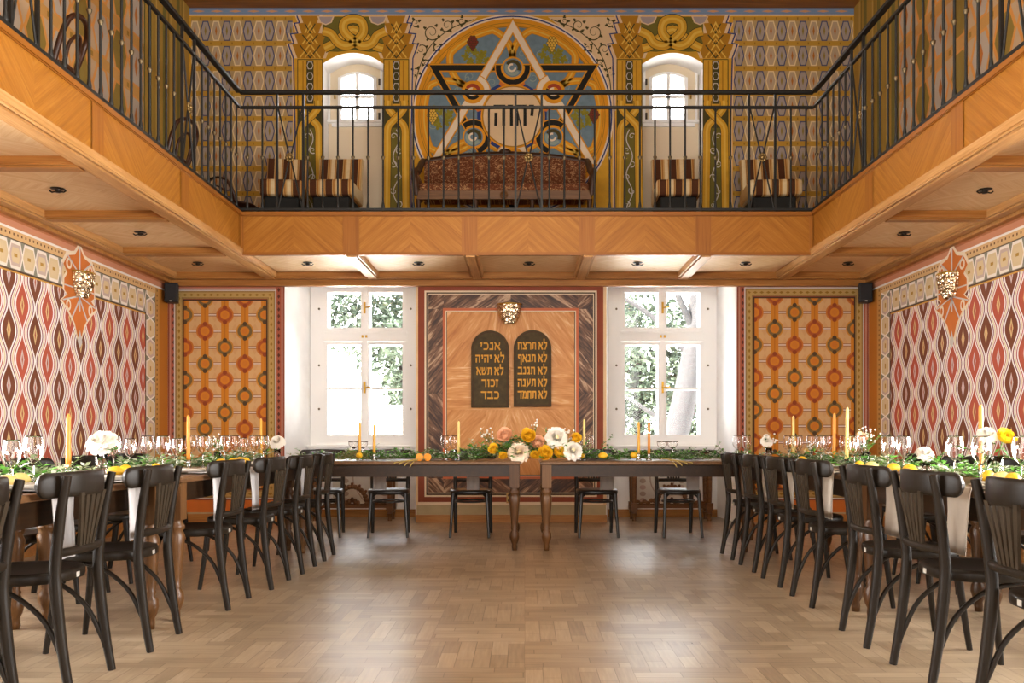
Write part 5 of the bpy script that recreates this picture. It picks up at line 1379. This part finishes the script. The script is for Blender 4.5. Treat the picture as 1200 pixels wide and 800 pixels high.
# place settings: plates and hanging napkins
for k,(d,x,a) in enumerate(LA): plate('white china plates before the aisle chair %s from the camera, left tables'%nth[k],-1.99,d)
for k,(d,x,a) in enumerate(RA): plate('white china plates before the aisle chair %s from the camera, right tables'%nth[k],1.99,d)
for k,d in enumerate(LO): plate('white china plates before the wall side chair %s from camera, left tables'%nth[k],-2.49,d)
for k,d in enumerate(RO): plate('white china plates before the wall side chair %s from camera, right tables'%nth[k],2.49,d)
for k,x in enumerate(HX): plate('white china plates on the head table, %s from the left'%nth[k],max(x,-1.9),8.03)
for k,p in enumerate((76,161,256,302,352,374,388)):
    x=-1.828; d=LA[k+1][0]-.06 if k<6 else None
    if k<6: napkin('linen napkin over the left table edge, %s from the camera'%nth[k+1],-1.872 if k<2 else -1.822,LA[k+1][0]+(-.03 if k else -.02),PI/2,linenW,.27,.17)
napkin('linen napkin over the left table edge, nearest to the camera',-1.872,2.82,PI/2,linenW,.27,.17)
for k in range(7): napkin('linen napkin in warm lit tint over the right table edge, %s from the camera'%nth[k],1.826,RA[k][0]+(.0,.02,.0,-.03,.0,.0,.0)[k],-PI/2,linen,.27,.18)
for k,x in enumerate((-1.40,-.45,.75,1.52)): napkin('grey linen napkin hanging behind the head table, %s from the left'%nth[k],x+(.0,-.05,.04,.1)[k],8.202,PI,linenW,.30,.14)

# ------------------------------------------------------------------ vases with flowers
def vase(label,px,x,H,r,parts,group='small flower vases on the tables'):
    d=yat(px,x) if x else None
    o=thing('flower_vase',label,'vase',(x,d,TZ+.001),0,group)
    mb=MB(); mb.lathe([(.0,.004),(r*.9,.004),(r,.012),(r*.92,H*.5),(r,H),(r*.96,H),(r*.88,H*.5),(r*.9,.016),(.0,.014)],(0,0,0),18); mb.build('glass_vase',gl2,o)
    rng=random.Random(int(px))
    st=MB(); lv=MB()
    for (kind,c,rr) in parts:
        cx,cz=(c[0]),(c[1]); cy=c[2] if len(c)>2 else 0
        if kind=='sprig':
            st.tube(smooth_path([(0,0,.02),(cx*.3,cy*.3,H),(cx,cy,cz)],3),.0018,5)
            sprig(lv,(cx*.3,cy*.3,H),(cx,cy+.01,cz-H),rr,6,.035,.015,[1,1,3],rng,0,.1)
        elif kind=='buds':
            st.tube(smooth_path([(0,0,.02),(cx*.3,cy*.3,H),(cx,cy,cz)],3),.0015,5)
            bd=MB()
            for q in range(int(rr)):
                pb=(cx+rng.gauss(0,.022),cy+rng.gauss(0,.02),cz+rng.gauss(0,.025)); bd.sphere(pb,rng.uniform(.005,.009),6,4,0); bd.tube([(cx,cy,cz-.03),pb],.0012,4,1)
            bd.build('bud_spray',[pet['white'],stemg],o)
        else:
            st.tube(smooth_path([(0,0,.02),(cx*.4,cy*.4,H*.9),(cx,cy,cz)],3),.0025,5)
            b_=MB(); bloom(b_,(cx,cy,cz),rr,0,8 if kind=='white' else 6,Vector((cx*2,-.7,.6)),rng=rng,rose=kind in ('yellow','peach')); b_.build({'white':'white_bloom','yellow':'yellow_rose','peach':'peach_rose','cream':'cream_bloom','pale':'pale_bloom'}[kind],pet[kind],o)
            for q in range(4): leaf(lv,Vector((cx*.8,cy,cz-rr*.7)),Vector((rng.gauss(0,1),rng.gauss(0,1),rng.uniform(-.6,.3))).normalized(),Vector((0,0,1)),.05,.02,rng.choice((1,3)))
    st.build('stems',stemg,o)
    if lv.f: lv.build('leaves',LM,o)
vase('glass vase with one big white bloom on the left table',119,-2.26,.13,.033,[('white',(0,.185),.078),('sprig',(.04,.14,-.02),.10)])
vase('small glass with white sprigs between the left table wine glasses',255,-2.26,.10,.026,[('buds',(-.02,.17),22),('buds',(.03,.15),18),('sprig',(.01,.13),.08)])
vase('glass vase with a round white bloom at the far left table end',325,-2.10,.11,.028,[('white',(.0,.165),.068),('sprig',(-.07,.16),.12)])
vase('glass vase with one white bloom at the far right table end',901,2.05,.12,.028,[('white',(-.02,.17),.052),('buds',(.05,.18),14),('white',(-.02,.215),.025)])
vase('short glass with pale sprigs on the right tables',949,2.26,.09,.024,[('buds',(.0,.13),16),('sprig',(.03,.13),.09),('pale',(-.02,.10),.025)])
vase('tall glass vase with a peach rose on the right tables',1014,2.22,.12,.028,[('peach',(-.03,.195),.045),('buds',(.02,.24),10),('buds',(.045,.215),12),('sprig',(.05,.18),.12),('sprig',(.02,.22),.08)])
vase('low glass with one white bloom in the right garland',1086,2.24,.07,.026,[('white',(-.01,.12),.048),('sprig',(.05,.10),.10),('sprig',(.02,.08,-.05),.08)])
vase('glass vase with a yellow rose and a white bloom, right table',1166,2.17,.13,.036,[('yellow',(.035,.20),.052),('white',(-.035,.225),.045),('sprig',(-.10,.17),.14),('sprig',(.05,.12,-.04),.12)])
# ------------------------------------------------------------------ centrepiece
Dc=7.55; kx=Dc/1000
o=thing('flower_centrepiece','low centrepiece of yellow, peach and white flowers on the head table','flower arrangement',(0.02,Dc,TZ+.001),0)
rng=random.Random(3); mb=MB()
for q in range(330):
    a=rng.uniform(0,2*PI); t=rng.uniform(-.56,.58)
    hgt=.16*math.exp(-(t/.42)**2)
    mats=rng.choice(([1,3],[3,3,2],[2,4],[1,1],[5,2]))
    sprig(mb,(t*.8,rng.gauss(0,.035),rng.uniform(.015,.05+hgt*.6)),(t*1.2+rng.gauss(0,.4),math.sin(a)*.8-.2,rng.uniform(-.05,.9)),rng.uniform(.08,.17),4,.042,.016,mats,rng)
for (x_,L_) in ((.27,.19),(-.14,.13),(.10,.12)):
    sprig(mb,(x_,-.12,.04),(.25,-.9,.1),.10,3,.04,.015,[1],rng,0,.5); sprig(mb,(x_,-.205,.02),(.15,-.25,-1),L_,6,.045,.016,[1,1,5],rng,0,.1) if False else None
for (px_,py_,dx,dz) in ((575,515,-.35,.45),(640,505,.0,.8),(700,518,.5,.5)):
    sprig(mb,((px_-615)*kx,0,.12),(dx,-.1,dz),.16,6,.035,.014,[1,2],rng,0,.0)
mb.build('foliage',LM,o)
bl=[('yellow_rose','yellow',579,527,6.5,4),('peach_rose','peach',592,511,9,4),('white_bloom','cream',608,531,12,6),('yellow_rose','yellow',619,512,8.5,5),('peach_rose','peach',630,519,8,5),('yellow_rose','yellow',638,536.5,9,5),('yellow_rose','yellow',654.5,531,7.5,5),('white_bloom','white',652,513,12.5,6),('yellow_rose','yellow',674,514,6.5,4),('white_bloom','white',671,528,11,6),('yellow_rose','yellow',590,535,5,4),('yellow_rose','yellow',627,534,5.5,4)]
for (nm,c,px_,py_,rp,L) in bl:
    b_=MB(); yo=-.10-.03*rng.random(); Df=Dc+yo
    X=(px_-615)*Df/1000-.02; Z=1+(510-py_)*Df/1000-TZ-.001
    bloom(b_,(X,yo,max(Z,rp*Df/1000*.85)),rp*Df/1000*(1.2 if c in ('yellow','peach') else 1.05),0,L+2,Vector((X*.6,-1,.35)),rng=rng,m2=1 if c in ('cream','white') else None,rose=c in ('yellow','peach'))
    b_.build(nm,[pet[c],pet['centre' if c in ('cream','white') else 'pale']],o)
for (px_,py_,n) in ((625,499,8),(566,507,9),(662,508,8),(668,512,6),(572,511,5)):
    b_=MB(); xx=(px_-615)*kx; zz=1+(510-py_)*kx-TZ
    for q in range(n):
        pb=(xx+rng.gauss(0,.02),-.03+rng.gauss(0,.02),zz+rng.gauss(0,.03)); b_.sphere(pb,rng.uniform(.007,.012),7,5,0); b_.tube([(xx*.9,0,zz-.08),pb],.0014,4,1)
    b_.build('bud_spray',[pet['white'],stemg],o)
# dry seed heads at the left end of the head table
o=thing('dry_seed_bundle','olive bundle of fine dry seed heads at the left end of head table','dried plant',(-1.53,7.66,TZ+.001),0)
mb=MB()
for q in range(420):
    a=rng.uniform(0,2*PI); e_=rng.uniform(0,1.4); r_=rng.uniform(.06,.13)
    d=Vector((math.cos(a)*math.cos(e_)*1.35,math.sin(a)*math.cos(e_)*.8,math.sin(e_)*.75+.04)); p=d*r_
    p.z=max(p.z,.008); mb.sphere(tuple(p),.005,5,3,0)
mb.build('seed_heads',plain('olive seed heads','#8d8650',.8,var=.2,vscale=60),o)
mb=MB()
for q in range(50):
    a=rng.uniform(0,2*PI); e_=rng.uniform(.1,1.4); mb.tube([(0,0,.01),(math.cos(a)*math.cos(e_)*.15,math.sin(a)*math.cos(e_)*.09,.01+math.sin(e_)*.09)],.0014,4)
mb.build('stalks',plain('olive stalks','#7c7444',.8),o)
# dry stalks drooping over the front edge of the head table
for lab,px_,mir in (('straw coloured sprig drooping over the head table edge, left',488,1),('straw coloured sprig drooping over the head table edge, right',785,-1)):
    o=thing('dry_sprig',lab,'sprig',((px_-615)*7.42/1000,7.42,TZ+.004),0,'straw sprigs on the head table')
    mb=MB()
    for q in range(4):
        xe=-mir*(.02+.045*q); P=smooth_path([(mir*.08,.04,.012),(mir*.03,-.02,.016),(xe,-.055,-.01),(xe-mir*.03,-.07,-.055+.012*q)],4); mb.tube(P,[.003]*(len(P)-4)+[.005,.006,.005,.002],6)
    mb.build('seed_stalks',dry,o)
